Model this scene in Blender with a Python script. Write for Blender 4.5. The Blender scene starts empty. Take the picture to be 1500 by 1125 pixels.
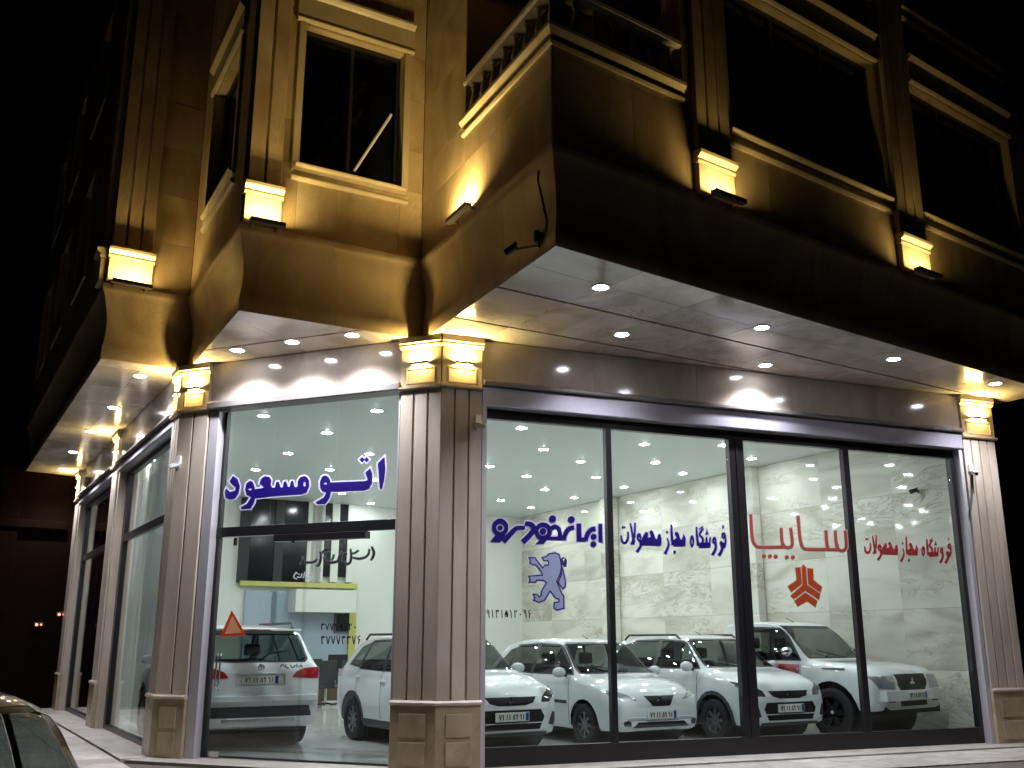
import bpy, bmesh, math, random
from mathutils import Vector, Matrix
random.seed(7)
S = bpy.context.scene
COL = S.collection
# ------------------------------------------------------------------ camera
FPX, CX, CY, HZ, EYE = 1450.0, 750.0, 562.5, 938.0, 1.6
PITCH = math.atan((HZ - CY) / FPX)
cam = bpy.data.cameras.new("camera"); cam.sensor_width = 36.0; cam.lens = 36.0 * FPX / 1500.0
cam.clip_start = 0.05; cam.clip_end = 500.0
camo = bpy.data.objects.new("camera", cam); COL.objects.link(camo)
camo.location = (0, 0, EYE); camo.rotation_euler = (math.pi / 2 + PITCH, 0, 0)
S.camera = camo
# ------------------------------------------------------------------ night sky
W = bpy.data.worlds.new("World"); S.world = W; W.use_nodes = True
nt = W.node_tree
sky = nt.nodes.new("ShaderNodeTexSky"); sky.sky_type = 'NISHITA'; sky.sun_disc = False
sky.sun_elevation = math.radians(-7.0); sky.sun_rotation = math.radians(200.0)
bg = nt.nodes["Background"]; bg.inputs[1].default_value = 0.05
nt.links.new(sky.outputs[0], bg.inputs[0])
# ------------------------------------------------------------------ exposure, sampling
vs = S.view_settings; vs.view_transform = 'Standard'; vs.look = 'None'; vs.exposure = 0.0; vs.gamma = 1.0
S.render.engine = 'CYCLES'
cy = S.cycles
cy.use_denoising = True; cy.max_bounces = 8; cy.diffuse_bounces = 5; cy.glossy_bounces = 4
cy.transmission_bounces = 6; cy.transparent_max_bounces = 24
cy.sample_clamp_indirect = 6.0; cy.sample_clamp_direct = 0.0; cy.blur_glossy = 0.5
cy.caustics_reflective = False; cy.caustics_refractive = False

# ------------------------------------------------------------------ pixel -> place helpers
_c, _s = math.cos(PITCH), math.sin(PITCH)
def ray(x, y):
    u = (x - CX) / FPX; v = (CY - y) / FPX
    return (u, _c - v * _s, _s + v * _c)
def atz(x, y, z):
    r = ray(x, y); t = (z - EYE) / r[2]
    return Vector((t * r[0], t * r[1], z))
def onplane(x, y, P, n):
    r = Vector(ray(x, y)); o = Vector((0, 0, EYE))
    t = (Vector(P) - o).dot(n) / r.dot(n)
    return o + r * t

# ------------------------------------------------------------------ materials
MATS = {}
def mat(name):
    m = bpy.data.materials.new(name); m.use_nodes = True
    MATS[name] = m
    return m, m.node_tree.nodes, m.node_tree.links, m.node_tree.nodes["Principled BSDF"]
def plain(name, col, rough=0.5, metal=0.0, coat=0.0, spec=0.5, bump=0.0, bscale=40.0, var=0.0):
    m, N, L, B = mat(name)
    B.inputs["Base Color"].default_value = (*col, 1); B.inputs["Roughness"].default_value = rough
    B.inputs["Metallic"].default_value = metal; B.inputs["Coat Weight"].default_value = coat
    B.inputs["Coat Roughness"].default_value = 0.03
    B.inputs["Specular IOR Level"].default_value = spec
    tc = N.new("ShaderNodeTexCoord")
    if bump > 0 or var > 0:
        nz = N.new("ShaderNodeTexNoise"); nz.inputs["Scale"].default_value = bscale; nz.inputs["Detail"].default_value = 5
        L.new(tc.outputs["Object"], nz.inputs["Vector"])
        if bump > 0:
            b = N.new("ShaderNodeBump"); b.inputs["Strength"].default_value = bump; b.inputs["Distance"].default_value = 0.01
            L.new(nz.outputs["Fac"], b.inputs["Height"]); L.new(b.outputs[0], B.inputs["Normal"])
        if var > 0:
            mr = N.new("ShaderNodeMapRange"); mr.inputs["To Min"].default_value = 1 - var; mr.inputs["To Max"].default_value = 1 + var
            L.new(nz.outputs["Fac"], mr.inputs["Value"])
            hs = N.new("ShaderNodeHueSaturation"); hs.inputs["Color"].default_value = (*col, 1)
            L.new(mr.outputs[0], hs.inputs["Value"]); L.new(hs.outputs[0], B.inputs["Base Color"])
            mr2 = N.new("ShaderNodeMapRange"); mr2.inputs["To Min"].default_value = rough * 0.8; mr2.inputs["To Max"].default_value = min(1, rough * 1.25)
            L.new(nz.outputs["Fac"], mr2.inputs["Value"]); L.new(mr2.outputs[0], B.inputs["Roughness"])
    return m
def stone(name, base, dark, light, scale=1.0, rough=0.3, veins=0.5, stretch=(1, 1, 0.35), slabvar=0.10, spec=0.5):
    """polished / honed slab stone: soft clouds, warped veins, every slab (object) cut from another place"""
    m, N, L, B = mat(name)
    tc = N.new("ShaderNodeTexCoord"); oi = N.new("ShaderNodeObjectInfo")
    mp = N.new("ShaderNodeMapping"); mp.inputs["Scale"].default_value = [s * scale for s in stretch]
    sh = N.new("ShaderNodeVectorMath"); sh.operation = 'SCALE'; sh.inputs[0].default_value = (37.0, 19.0, 53.0)
    L.new(oi.outputs["Random"], sh.inputs["Scale"])
    ad = N.new("ShaderNodeVectorMath"); ad.operation = 'ADD'
    L.new(tc.outputs["Object"], ad.inputs[0]); L.new(sh.outputs[0], ad.inputs[1]); L.new(ad.outputs[0], mp.inputs["Vector"])
    n1 = N.new("ShaderNodeTexNoise"); n1.inputs["Scale"].default_value = 1.1; n1.inputs["Detail"].default_value = 8; n1.inputs["Distortion"].default_value = 1.2
    n2 = N.new("ShaderNodeTexNoise"); n2.inputs["Scale"].default_value = 2.3; n2.inputs["Detail"].default_value = 9; n2.inputs["Roughness"].default_value = 0.65; n2.inputs["Distortion"].default_value = 2.5
    L.new(mp.outputs[0], n1.inputs["Vector"]); L.new(mp.outputs[0], n2.inputs["Vector"])
    r1 = N.new("ShaderNodeValToRGB"); r1.color_ramp.elements[0].position = 0.32; r1.color_ramp.elements[1].position = 0.70
    r1.color_ramp.elements[0].color = (*dark, 1); r1.color_ramp.elements[1].color = (*light, 1)
    e = r1.color_ramp.elements.new(0.5); e.color = (*base, 1)
    L.new(n1.outputs["Fac"], r1.inputs["Fac"])
    # thin veins: noise close to one level
    sb = N.new("ShaderNodeMath"); sb.operation = 'SUBTRACT'; sb.inputs[1].default_value = 0.5
    ab = N.new("ShaderNodeMath"); ab.operation = 'ABSOLUTE'
    vr = N.new("ShaderNodeMapRange"); vr.inputs["From Max"].default_value = 0.035; vr.inputs["To Min"].default_value = veins; vr.inputs["To Max"].default_value = 0.0
    L.new(n2.outputs["Fac"], sb.inputs[0]); L.new(sb.outputs[0], ab.inputs[0]); L.new(ab.outputs[0], vr.inputs["Value"])
    n3 = N.new("ShaderNodeTexNoise"); n3.inputs["Scale"].default_value = 0.8; n3.inputs["Detail"].default_value = 3
    L.new(mp.outputs[0], n3.inputs["Vector"])
    mk = N.new("ShaderNodeMapRange"); mk.interpolation_type = 'SMOOTHSTEP'; mk.inputs["From Min"].default_value = .46; mk.inputs["From Max"].default_value = .62
    L.new(n3.outputs["Fac"], mk.inputs["Value"])
    mv = N.new("ShaderNodeMath"); mv.operation = 'MULTIPLY'; L.new(vr.outputs[0], mv.inputs[0]); L.new(mk.outputs[0], mv.inputs[1])
    mx = N.new("ShaderNodeMixRGB"); mx.inputs["Color2"].default_value = (dark[0] * 0.8, dark[1] * 0.75, dark[2] * 0.7, 1)
    L.new(mv.outputs[0], mx.inputs["Fac"]); L.new(r1.outputs[0], mx.inputs["Color1"])
    hs = N.new("ShaderNodeHueSaturation")
    mr = N.new("ShaderNodeMapRange"); mr.inputs["To Min"].default_value = 1 - slabvar; mr.inputs["To Max"].default_value = 1 + slabvar
    L.new(oi.outputs["Random"], mr.inputs["Value"]); L.new(mr.outputs[0], hs.inputs["Value"]); L.new(mx.outputs[0], hs.inputs["Color"])
    L.new(hs.outputs[0], B.inputs["Base Color"])
    rr = N.new("ShaderNodeMapRange"); rr.inputs["To Min"].default_value = rough * 0.7; rr.inputs["To Max"].default_value = rough * 1.4
    L.new(n2.outputs["Fac"], rr.inputs["Value"]); L.new(rr.outputs[0], B.inputs["Roughness"])
    bp = N.new("ShaderNodeBump"); bp.inputs["Strength"].default_value = 0.06; bp.inputs["Distance"].default_value = 0.01
    L.new(n1.outputs["Fac"], bp.inputs["Height"]); L.new(bp.outputs[0], B.inputs["Normal"])
    B.inputs["Specular IOR Level"].default_value = spec
    return m
def emit(name, col, strength):
    m, N, L, B = mat(name)
    B.inputs["Base Color"].default_value = (0.8, 0.8, 0.8, 1)
    B.inputs["Emission Color"].default_value = (*col, 1); B.inputs["Emission Strength"].default_value = strength
    return m
def glass(name, tint, refl=1.0, rough=0.0):
    m, N, L, B = mat(name); N.remove(B)
    out = N["Material Output"]
    tr = N.new("ShaderNodeBsdfTransparent"); tr.inputs[0].default_value = (*tint, 1)
    gl = N.new("ShaderNodeBsdfGlossy"); gl.inputs["Roughness"].default_value = rough; gl.inputs["Color"].default_value = (refl, refl, refl, 1)
    fr = N.new("ShaderNodeFresnel")
    ge = N.new("ShaderNodeNewGeometry"); io = N.new("ShaderNodeMapRange")      # a thin pane reflects alike from both of its sides
    io.inputs["To Min"].default_value = 1.45; io.inputs["To Max"].default_value = 1 / 1.45
    L.new(ge.outputs["Backfacing"], io.inputs["Value"]); L.new(io.outputs[0], fr.inputs["IOR"])
    mx = N.new("ShaderNodeMixShader")
    L.new(fr.outputs[0], mx.inputs[0]); L.new(tr.outputs[0], mx.inputs[1]); L.new(gl.outputs[0], mx.inputs[2])
    L.new(mx.outputs[0], out.inputs["Surface"])
    return m

stone("facade_stone", (.42, .31, .185), (.30, .21, .115), (.50, .39, .25), 1.0, 0.34, 0.35, (1, 1, .5), 0.14)
stone("pillar_stone", (.53, .455, .38), (.45, .375, .30), (.60, .52, .44), 1.2, 0.32, 0.25, (1.6, 1.6, .35), 0.06)
stone("base_stone", (.42, .335, .22), (.34, .26, .16), (.49, .40, .28), 1.3, 0.28, 0.3, (1, 1, .8), 0.05)
stone("soffit_stone", (.67, .61, .54), (.46, .40, .33), (.76, .71, .65), 0.9, 0.13, 0.8, (1, 1, 1), 0.13)
stone("fascia_stone", (.40, .345, .29), (.33, .28, .23), (.47, .42, .36), 0.9, 0.11, 0.3, (1, 1, .6), 0.05)
stone("moulding_stone", (.48, .39, .26), (.42, .33, .20), (.54, .45, .31), 1.2, 0.35, 0.2, (1, 1, .5), 0.03)
stone("wall_marble", (.66, .645, .57), (.47, .445, .37), (.71, .70, .63), 0.60, 0.045, 0.85, (.6, .6, 2.0), 0.09, 0.4)
stone("paver_stone", (.37, .335, .31), (.28, .25, .225), (.45, .41, .385), 2.0, 0.55, 0.2, (1, 1, 1), 0.16)
stone("threshold_stone", (.42, .38, .345), (.33, .295, .26), (.49, .45, .415), 1.5, 0.4, 0.25, (1, 1, 1), 0.06)
plain("grout", (.10, .085, .07), 0.9)
plain("black_aluminium", (.012, .011, .013), 0.33, 0.0, 0.0, 0.5, 0.05, 60, 0.15)
plain("lintel_metal", (.42, .40, .47), 0.30, 0.35, 0, 0.5, 0.08, 25, 0.08)
plain("jamb_metal", (.52, .50, .54), 0.35, 0.25, 0, 0.5, 0.05, 25, 0.06)
plain("grey_trim", (.16, .145, .14), 0.35, 0.2, 0, 0.5, 0.05, 30, 0.1)
plain("ceiling_paint", (.66, .69, .68), 0.42, 0, 0, 0.4, 0.03, 6, 0.04)
plain("plaster_white", (.66, .67, .62), 0.6, 0, 0, 0.4, 0.1, 30, 0.05)
plain("plaster_cream", (.62, .58, .46), 0.5, 0, 0, 0.4, 0.1, 20, 0.06)
plain("panel_blue", (.34, .40, .47), 0.35, 0, 0, 0.5, 0.03, 10, 0.05)
plain("beam_lime", (.46, .46, .13), 0.4, 0, 0, 0.5, 0.03, 20, 0.06)
def cloth(name, col):
    m = plain(name, col, 0.85, 0, 0, 0.2, 0.2, 60, 0.05); N, L = m.node_tree.nodes, m.node_tree.links
    t = N.new("ShaderNodeBsdfTranslucent"); t.inputs[0].default_value = (*col, 1); mx = N.new("ShaderNodeMixShader"); mx.inputs[0].default_value = .6
    L.new(N["Principled BSDF"].outputs[0], mx.inputs[1]); L.new(t.outputs[0], mx.inputs[2]); L.new(mx.outputs[0], N["Material Output"].inputs["Surface"])
cloth("curtain", (.70, .71, .68)); cloth("curtain_grey", (.45, .47, .46))
plain("floor_tile", (.50, .51, .50), 0.10, 0, 0, 0.5, 0.02, 3, 0.06)
plain("asphalt", (.05, .05, .05), 0.85, 0, 0, 0.4, 0.6, 60, 0.3)
plain("kerb_concrete", (.34, .32, .29), 0.8, 0, 0, 0.4, 0.4, 40, 0.15)
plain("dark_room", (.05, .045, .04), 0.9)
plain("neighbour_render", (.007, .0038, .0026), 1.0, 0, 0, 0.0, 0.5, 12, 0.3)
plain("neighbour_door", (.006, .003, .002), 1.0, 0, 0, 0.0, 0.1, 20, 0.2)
plain("rust_bar", (.12, .07, .05), 0.5, 0.3)
plain("lamp_housing", (.10, .085, .07), 0.45, 0.4, 0, 0.5, 0.05, 50, 0.1)
plain("white_plastic", (.72, .72, .70), 0.35)
plain("black_plastic", (.015, .015, .016), 0.4, 0, 0, 0.5, 0.1, 80, 0.1)
plain("grey_plastic", (.09, .09, .095), 0.5)
plain("cable_black", (.012, .01, .009), 0.6)
plain("chrome", (.75, .76, .78), 0.08, 1.0)
plain("steel", (.55, .56, .58), 0.25, 1.0)
plain("wood_dark", (.10, .06, .035), 0.45)
plain("chair_fabric", (.035, .037, .042), 0.8)
plain("screen_black", (.01, .011, .013), 0.12)
glass("shop_glass", (.93, .965, .95), 1.0)
glass("house_glass", (.55, .58, .58), 0.35)
glass("car_glass", (.40, .44, .43), 0.9)
glass("lamp_clear", (.85, .87, .88), 1.0)
emit("cool_lens", (.93, .98, 1.0), 330.0)
emit("soffit_lens", (.91, .92, 1.0), 90.0)
emit("warm_lens", (1.0, .74, .30), 6.0)
emit("red_led", (1.0, .10, .03), 7.0)
plain("vinyl_blue", (.011, .004, .125), 0.35)
plain("vinyl_halo", (.52, .50, .66), 0.4)
plain("vinyl_lilac", (.27, .30, .46), 0.4)
plain("vinyl_navy", (.015, .012, .09), 0.4)
plain("vinyl_red", (.24, .022, .022), 0.4)
plain("vinyl_brick", (.30, .060, .040), 0.4)
plain("vinyl_pink", (.55, .40, .37), 0.4)
plain("vinyl_orange", (.36, .055, .010), 0.4)
plain("vinyl_black", (.02, .018, .018), 0.4)
plain("vinyl_grey", (.18, .20, .21), 0.4)
plain("vinyl_white", (.75, .77, .80), 0.4)
plain("sign_orange", (.80, .40, .20), 0.35)
plain("sign_red", (.75, .06, .02), 0.35)
M = MATS

# ------------------------------------------------------------------ object helpers
class MB:
    def __init__(self): self.v = []; self.f = []
    def add(self, vs, fs):
        k = len(self.v); self.v += [tuple(p) for p in vs]; self.f += [tuple(i + k for i in f) for f in fs]
        return self
    def hexa(self, p):      # p: 4 bottom + 4 top
        return self.add(p, [(0, 3, 2, 1), (4, 5, 6, 7), (0, 1, 5, 4), (1, 2, 6, 5), (2, 3, 7, 6), (3, 0, 4, 7)])
    def box(self, x0, x1, y0, y1, z0, z1):
        return self.hexa([(x0, y0, z0), (x1, y0, z0), (x1, y1, z0), (x0, y1, z0), (x0, y0, z1), (x1, y0, z1), (x1, y1, z1), (x0, y1, z1)])
    def tube(self, pts, r, n=8, cap=True):
        pts = [Vector(p) for p in pts]; rr = r if isinstance(r, (list, tuple)) else [r] * len(pts); rings = []
        up = Vector((0, 0, 1))
        for i, p in enumerate(pts):
            d = (pts[min(i + 1, len(pts) - 1)] - pts[max(i - 1, 0)]).normalized()
            a = d.cross(up if abs(d.z) < .95 else Vector((1, 0, 0))).normalized(); b = d.cross(a)
            rings.append([p + (a * math.cos(t) + b * math.sin(t)) * rr[i] for t in [2 * math.pi * j / n for j in range(n)]])
        k = len(self.v); self.v += [tuple(q) for ring in rings for q in ring]
        for i in range(len(pts) - 1):
            for j in range(n):
                self.f.append((k + i * n + j, k + i * n + (j + 1) % n, k + (i + 1) * n + (j + 1) % n, k + (i + 1) * n + j))
        if cap:
            self.f.append(tuple(k + j for j in range(n))[::-1]); self.f.append(tuple(k + (len(pts) - 1) * n + j for j in range(n)))
        return self
    def lathe(self, prof, n=24, axis='z', o=(0, 0, 0), caps=True):
        k = len(self.v); o = Vector(o)
        for (r, h) in prof:
            for j in range(n):
                t = 2 * math.pi * j / n; a, b = r * math.cos(t), r * math.sin(t)
                p = (a, b, h) if axis == 'z' else ((a, h, b) if axis == 'y' else (h, a, b))
                self.v.append(tuple(o + Vector(p)))
        for i in range(len(prof) - 1):
            for j in range(n):
                self.f.append((k + i * n + j, k + i * n + (j + 1) % n, k + (i + 1) * n + (j + 1) % n, k + (i + 1) * n + j))
        if caps:
            self.f.append(tuple(k + j for j in range(n))[::-1]); self.f.append(tuple(k + (len(prof) - 1) * n + j for j in range(n)))
        return self
    def mesh(self, name, m, smooth=False, bevel=0.0, recalc=True):
        me = bpy.data.meshes.new(name); me.from_pydata(self.v, [], self.f)
        bm = bmesh.new(); bm.from_mesh(me)
        if recalc: bmesh.ops.recalc_face_normals(bm, faces=bm.faces)
        if bevel > 0:
            bmesh.ops.bevel(bm, geom=[e for e in bm.edges if e.is_manifold and e.calc_face_angle(0) > .5], offset=bevel, segments=2, affect='EDGES', profile=.5)
        for f in bm.faces: f.smooth = smooth
        bm.to_mesh(me); bm.free()
        if m: me.materials.append(MATS[m] if isinstance(m, str) else m)
        if smooth:
            try: me.set_sharp_from_angle(angle=math.radians(40))
            except Exception: pass
        return me
    def build(self, name, m, parent=None, smooth=False, bevel=0.0):
        return link(name, self.mesh(name, m, smooth, bevel), parent)
def link(name, me, parent=None):
    o = bpy.data.objects.new(name, me); COL.objects.link(o)
    if parent: put(o, parent)
    return o
def put(o, parent):
    """parent without moving (meshes are in the coordinates of the place)"""
    o.parent = parent
    if parent.parent is None: o.matrix_parent_inverse = parent.matrix_basis.inverted()
    return o
def local(name, me, parent):
    """parent, mesh in the parent's own coordinates"""
    o = bpy.data.objects.new(name, me); COL.objects.link(o); o.parent = parent
    return o
def tag(o, label, cat, group=None):
    o["label"] = label; o["category"] = cat
    if group: o["group"] = group
    return o
def structure(o): o["kind"] = "structure"; return o
def empty(name, loc=(0, 0, 0), rz=0.0, sc=1.0):
    o = bpy.data.objects.new(name, None); COL.objects.link(o); o.empty_display_size = .2
    o.location = loc; o.rotation_euler = (0, 0, rz); o.scale = (sc, sc, sc)
    o.matrix_basis = Matrix.LocRotScale(Vector(loc), Matrix.Rotation(rz, 3, 'Z'), Vector((sc, sc, sc)))
    return o
def copy_tree(o, parent=None):
    c = o.copy(); COL.objects.link(c)
    if parent: c.parent = parent
    for ch in list(o.children): copy_tree(ch, c)
    return c
class Fr:
    """a vertical plane seen from the street: s runs along it, n points out of it, z is up"""
    def __init__(self, o, d):
        self.o = Vector((o[0], o[1], 0)); d = Vector((d[0], d[1], 0)).normalized(); self.d = d
        self.n = Vector((d.y, -d.x, 0))
    def flip(self): self.n = -self.n; return self
    def p(self, s, n, z): return self.o + self.d * s + self.n * n + Vector((0, 0, z))
    def hexa(self, mb, s0, s1, n0, n1, z0, z1):
        return mb.hexa([self.p(s0, n0, z0), self.p(s1, n0, z0), self.p(s1, n1, z0), self.p(s0, n1, z0),
                        self.p(s0, n0, z1), self.p(s1, n0, z1), self.p(s1, n1, z1), self.p(s0, n1, z1)])
    def box(self, name, m, parent, s0, s1, n0, n1, z0, z1, bevel=0.0):
        return self.hexa(MB(), s0, s1, n0, n1, z0, z1).build(name, m, parent, False, bevel)
    def px(self, x, y, n=0.0): return onplane(x, y, self.p(0, n, 0), self.n)
    def ring(self, s0, s1, z0, z1, wl, wr, wb, wt, n0, n1):
        """a rectangular frame as one closed ring"""
        mb = MB(); O = [(s0, z0), (s1, z0), (s1, z1), (s0, z1)]; I = [(s0 + wl, z0 + wb), (s1 - wr, z0 + wb), (s1 - wr, z1 - wt), (s0 + wl, z1 - wt)]
        mb.v = [tuple(self.p(a, n, b)) for n in (n0, n1) for L4 in (O, I) for a, b in L4]
        for i in range(4):
            j = (i + 1) % 4
            mb.f += [(i, j, 4 + j, 4 + i), (8 + i, 8 + j, 12 + j, 12 + i), (i, j, 8 + j, 8 + i), (4 + i, 4 + j, 12 + j, 12 + i)]
        return mb
    def sz(self, x, y, n=0.0):
        q = self.px(x, y, n) - self.o
        return q.dot(self.d), q.z
    def sweep(self, mb, s0, s1, prof, cap=True, m0=0.0, m1=0.0):
        """prof: list of (n, z), swept from s0 to s1"""
        k = len(mb.v); m = len(prof)
        mb.v += [tuple(self.p(s0 - m0 * a, a, b)) for a, b in prof] + [tuple(self.p(s1 + m1 * a, a, b)) for a, b in prof]
        for i in range(m):
            j = (i + 1) % m; mb.f.append((k + i, k + j, k + m + j, k + m + i))
        if cap: mb.f.append(tuple(k + i for i in range(m))); mb.f.append(tuple(k + m + i for i in range(m))[::-1])
        return mb
def cells(a, b, step, extra):
    n = max(1, round((b - a) / step)); xs = {round(a + (b - a) * i / n, 4) for i in range(n + 1)}
    ex = [e for e in extra if a + .01 < e < b - .01]
    xs = [x for x in xs if all(abs(x - e) > step * .35 for e in ex) or x in (round(a, 4), round(b, 4))]
    return sorted(set(xs) | {round(e, 4) for e in ex})
def clad(fr, parent, m, s0, s1, z0, z1, holes=(), sw=1.0, sh=0.8, n=0.0, th=.03, joint=.004, name="stone_slab"):
    """cladding of single slabs with open joints over a recessed back sheet"""
    ss = cells(s0, s1, sw, [h[i] for h in holes for i in (0, 1)]); zz = cells(z0, z1, sh, [h[i] for h in holes for i in (2, 3)])
    back = MB(); j = joint / 2
    for a, b in zip(ss, ss[1:]):
        for c, d in zip(zz, zz[1:]):
            x, y = (a + b) / 2, (c + d) / 2
            if any(h[0] < x < h[1] and h[2] < y < h[3] for h in holes): continue
            jit = random.uniform(0, .002)
            fr.box(name, m, parent, a + j, b - j, n - th, n - jit, c + j, d - j)
            back.add([fr.p(a, n - th + .008, c), fr.p(b, n - th + .008, c), fr.p(b, n - th + .008, d), fr.p(a, n - th + .008, d)], [(0, 1, 2, 3)])
    return back
# ================================================================== plan of the place
HS = 5.68                      # soffit of the overhang
HC = 5.30                      # showroom ceiling
FL = 0.05                      # showroom floor
Q = [(-12.1, 24.4), (-6.14, 14.23), (-5.07, 14.93), (-3.49, 12.01), (-1.26, 13.29), (.47, 9.87), (9.13, 16.27)]
Q = [Vector((a, b, 0)) for a, b in Q]
Q7 = Vector((8.4, 17.75, 0)); QM = Vector((-10.4, 25.4, 0))
K = Vector((-.96, 13.06, 0))
FA = Fr(K, (.9276, .3736))
FB = Fr(K, (-.928, .371)).flip()
K2 = FB.p(4.41, 0, 0)
FC = Fr(K2, (-.504, .863)).flip()
RW0 = Vector((8.0, 16.9, 0)); RB = Vector((.3, 30.8, 0)); LB = RB + Vector((-.863, -.504, 0)) * 12.3
FR_ = Fr(RB, RW0 - RB).flip() if False else Fr(RB, RW0 - RB)      # right-hand wall, seen from inside
if FR_.n.x > 0: FR_.flip()
FK = Fr(LB, RB - LB)                                              # back wall, seen from inside

# ------------------------------------------------------------------ ground
g = MB().add([(-80, -30, -.19), (80, -30, -.19), (80, 120, -.19), (-80, 120, -.19)], [(0, 1, 2, 3)])
structure(g.build("road", "asphalt"))
pav = structure(MB().add([FA.p(-.2, 0, 0) + Vector((0, 0, -.02)), FA.p(-.2, 5.0, -.02), FA.p(16, 5.0, -.02), FA.p(16, -6, -.02), FA.p(10, -1, -.02), FA.p(0, -.6, -.02)], [(0, 1, 2, 3, 4, 5)]).build("pavement", "grout"))
pav2 = MB()
pav2.add([FC.p(-4.6, 4.2, -.024), FC.p(30, 4.2, -.024), FC.p(30, -4, -.024), FC.p(-.2, -4, -.024), FB.p(-1.0, -1.5, -.024), FA.p(0, 5.0, -.024)], [(0, 1, 2, 3, 4, 5)])
pav2 = structure(pav2.build("pavement", "grout"))
def pavers(fr, parent, s0, s1, n0, n1, sw, sh, skip=None):
    ss = cells(s0, s1, sw, []); nn = cells(n0, n1, sh, [])
    for a, b in zip(ss, ss[1:]):
        for c, d in zip(nn, nn[1:]):
            q = fr.p((a + b) / 2, (c + d) / 2, 0)
            if skip and skip(q): continue
            dz = random.uniform(-.002, .002)
            fr.box("paver", "paver_stone", parent, a + .004, b - .004, c + .004, d - .004, -.05, dz, 0.004)
pavers(FA, pav, 0.1, 12.7, .42, 1.62, .6, .4, lambda q: (q - K).dot(FB.n) > (q - K).dot(FA.n) + .6)
pavers(FC, pav2, -3.4, 10.8, .42, 3.4, .62, .6, lambda q: (q - K).dot(FA.n) > -.2)
for fr, a, b in ((FA, .1, 12.7), (FB, -.1, 4.5), (FC, 0.0, 12.0)):
    t = MB(); fr.hexa(t, a, b, -.3, .40, -.06, .022); structure(t.build("threshold", "threshold_stone", None, False, .006))
kb = MB(); FC.hexa(kb, -4.4, 30, 4.2, 4.36, -.25, .0); structure(kb.build("kerb", "kerb_concrete", None, False, .02))
kb = MB(); FA.hexa(kb, 0.5, 16, 5.0, 5.16, -.25, .0); structure(kb.build("kerb", "kerb_concrete", None, False, .02))

# ================================================================== the building
BLD = empty("commercial_building", FB.p(2.2, 0, 0))
tag(BLD, "corner building with lit glass showroom below beige stone upper floors", "building")

def mitre(n):
    """the overhang outline pushed out by n with mitred corners"""
    pts = [QM] + Q + [Q7]; out = []
    for i in range(1, len(pts) - 1):
        d0 = (pts[i] - pts[i - 1]).normalized(); d1 = (pts[i + 1] - pts[i]).normalized()
        n0 = Vector((d0.y, -d0.x, 0)); n1 = Vector((d1.y, -d1.x, 0))
        b = (n0 + n1); b = b / max(.2, b.dot(n0)) if b.length > 1e-6 else n0
        out.append(pts[i] + b * n)
    dl = (pts[-1] - pts[-2]).normalized(); d0 = (pts[1] - pts[0]).normalized()
    return [pts[0] + Vector((d0.y, -d0.x, 0)) * n] + out + [pts[-1] + Vector((dl.y, -dl.x, 0)) * n]
# cornice band under the upper floors: one swept stone per face
PROF = [(0.0, HS), (.012, HS + .02), (.012, 5.86), (.0, 5.90), (-.02, 6.05), (-.028, 6.2), (-.02, 6.33), (.0, 6.45), (.03, 6.57), (.06, 6.68), (.085, 6.74), (.10, 6.76), (.10, 6.84), (.082, 6.86)]
rings = [[p + Vector((0, 0, z)) for p in mitre(n)] for n, z in PROF]
for i in range(len(rings[0]) - 1):
    L_ = (rings[0][i + 1] - rings[0][i]).length; k = max(1, round(L_ / 1.5))
    for c in range(k):
        mb = MB(); t0, t1 = c / k, (c + 1) / k
        g0 = .0015 / L_ if c > 0 else 0; g1 = .0015 / L_ if c < k - 1 else 0
        for r in rings:
            mb.v.append(tuple(r[i].lerp(r[i + 1], t0 + g0))); mb.v.append(tuple(r[i].lerp(r[i + 1], t1 - g1)))
        for j in range(len(rings) - 1): mb.f.append((2 * j, 2 * j + 1, 2 * j + 3, 2 * j + 2))
        mb.build("cornice_stone", "facade_stone", BLD, True)
NW = .08
R = mitre(NW)            # R[1]..R[7] = corners Q0..Q6
FU = {}
for key, i in (("left", 1), ("pil", 2), ("side", 3), ("mid", 4), ("balc", 5), ("main", 6), ("end", 7)):
    FU[key] = Fr(R[i], R[i + 1] - R[i]); FU[key].L = (R[i + 1] - R[i]).length
ZT = 14.2
Lm, Lb, Lmid, Ls, Lp, Ll = FU["main"].L, FU["balc"].L, FU["mid"].L, FU["side"].L, FU["pil"].L, FU["left"].L
HOLES = {
    "main": [(0, 2.10, 8.22, 10.2), (2.97, 6.38, 7.95, 10.2), (7.32, 10.4, 7.95, 10.2), (2.97, 6.38, 11.6, 13.6), (7.32, 10.4, 11.6, 13.6)],
    "balc": [(1.50, Lb, 8.22, 10.2)],
    "mid": [(.72, 2.22, 7.85, 10.02), (.72, 2.22, 11.5, 13.6)],
    "side": [(.85, 2.62, 7.9, 9.98)],
    "pil": [], "left": [(1.0, 2.6, 7.9, 10.0), (4.2, 5.8, 7.9, 10.0), (7.6, 9.2, 7.9, 10.0), (1.0, 2.6, 11.4, 13.5), (4.2, 5.8, 11.4, 13.5), (7.6, 9.2, 11.4, 13.5)], "end": []}
for key, fr in FU.items():
    a = 0.003; b = fr.L - .003
    sw, sh = (1.5, 1.2) if key in ("left", "end") else (1.15, .85)
    back = clad(fr, BLD, "facade_stone", a, b, 6.86, ZT, HOLES[key], sw, sh)
    back.build("wall_backing", "grout", BLD)
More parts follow.
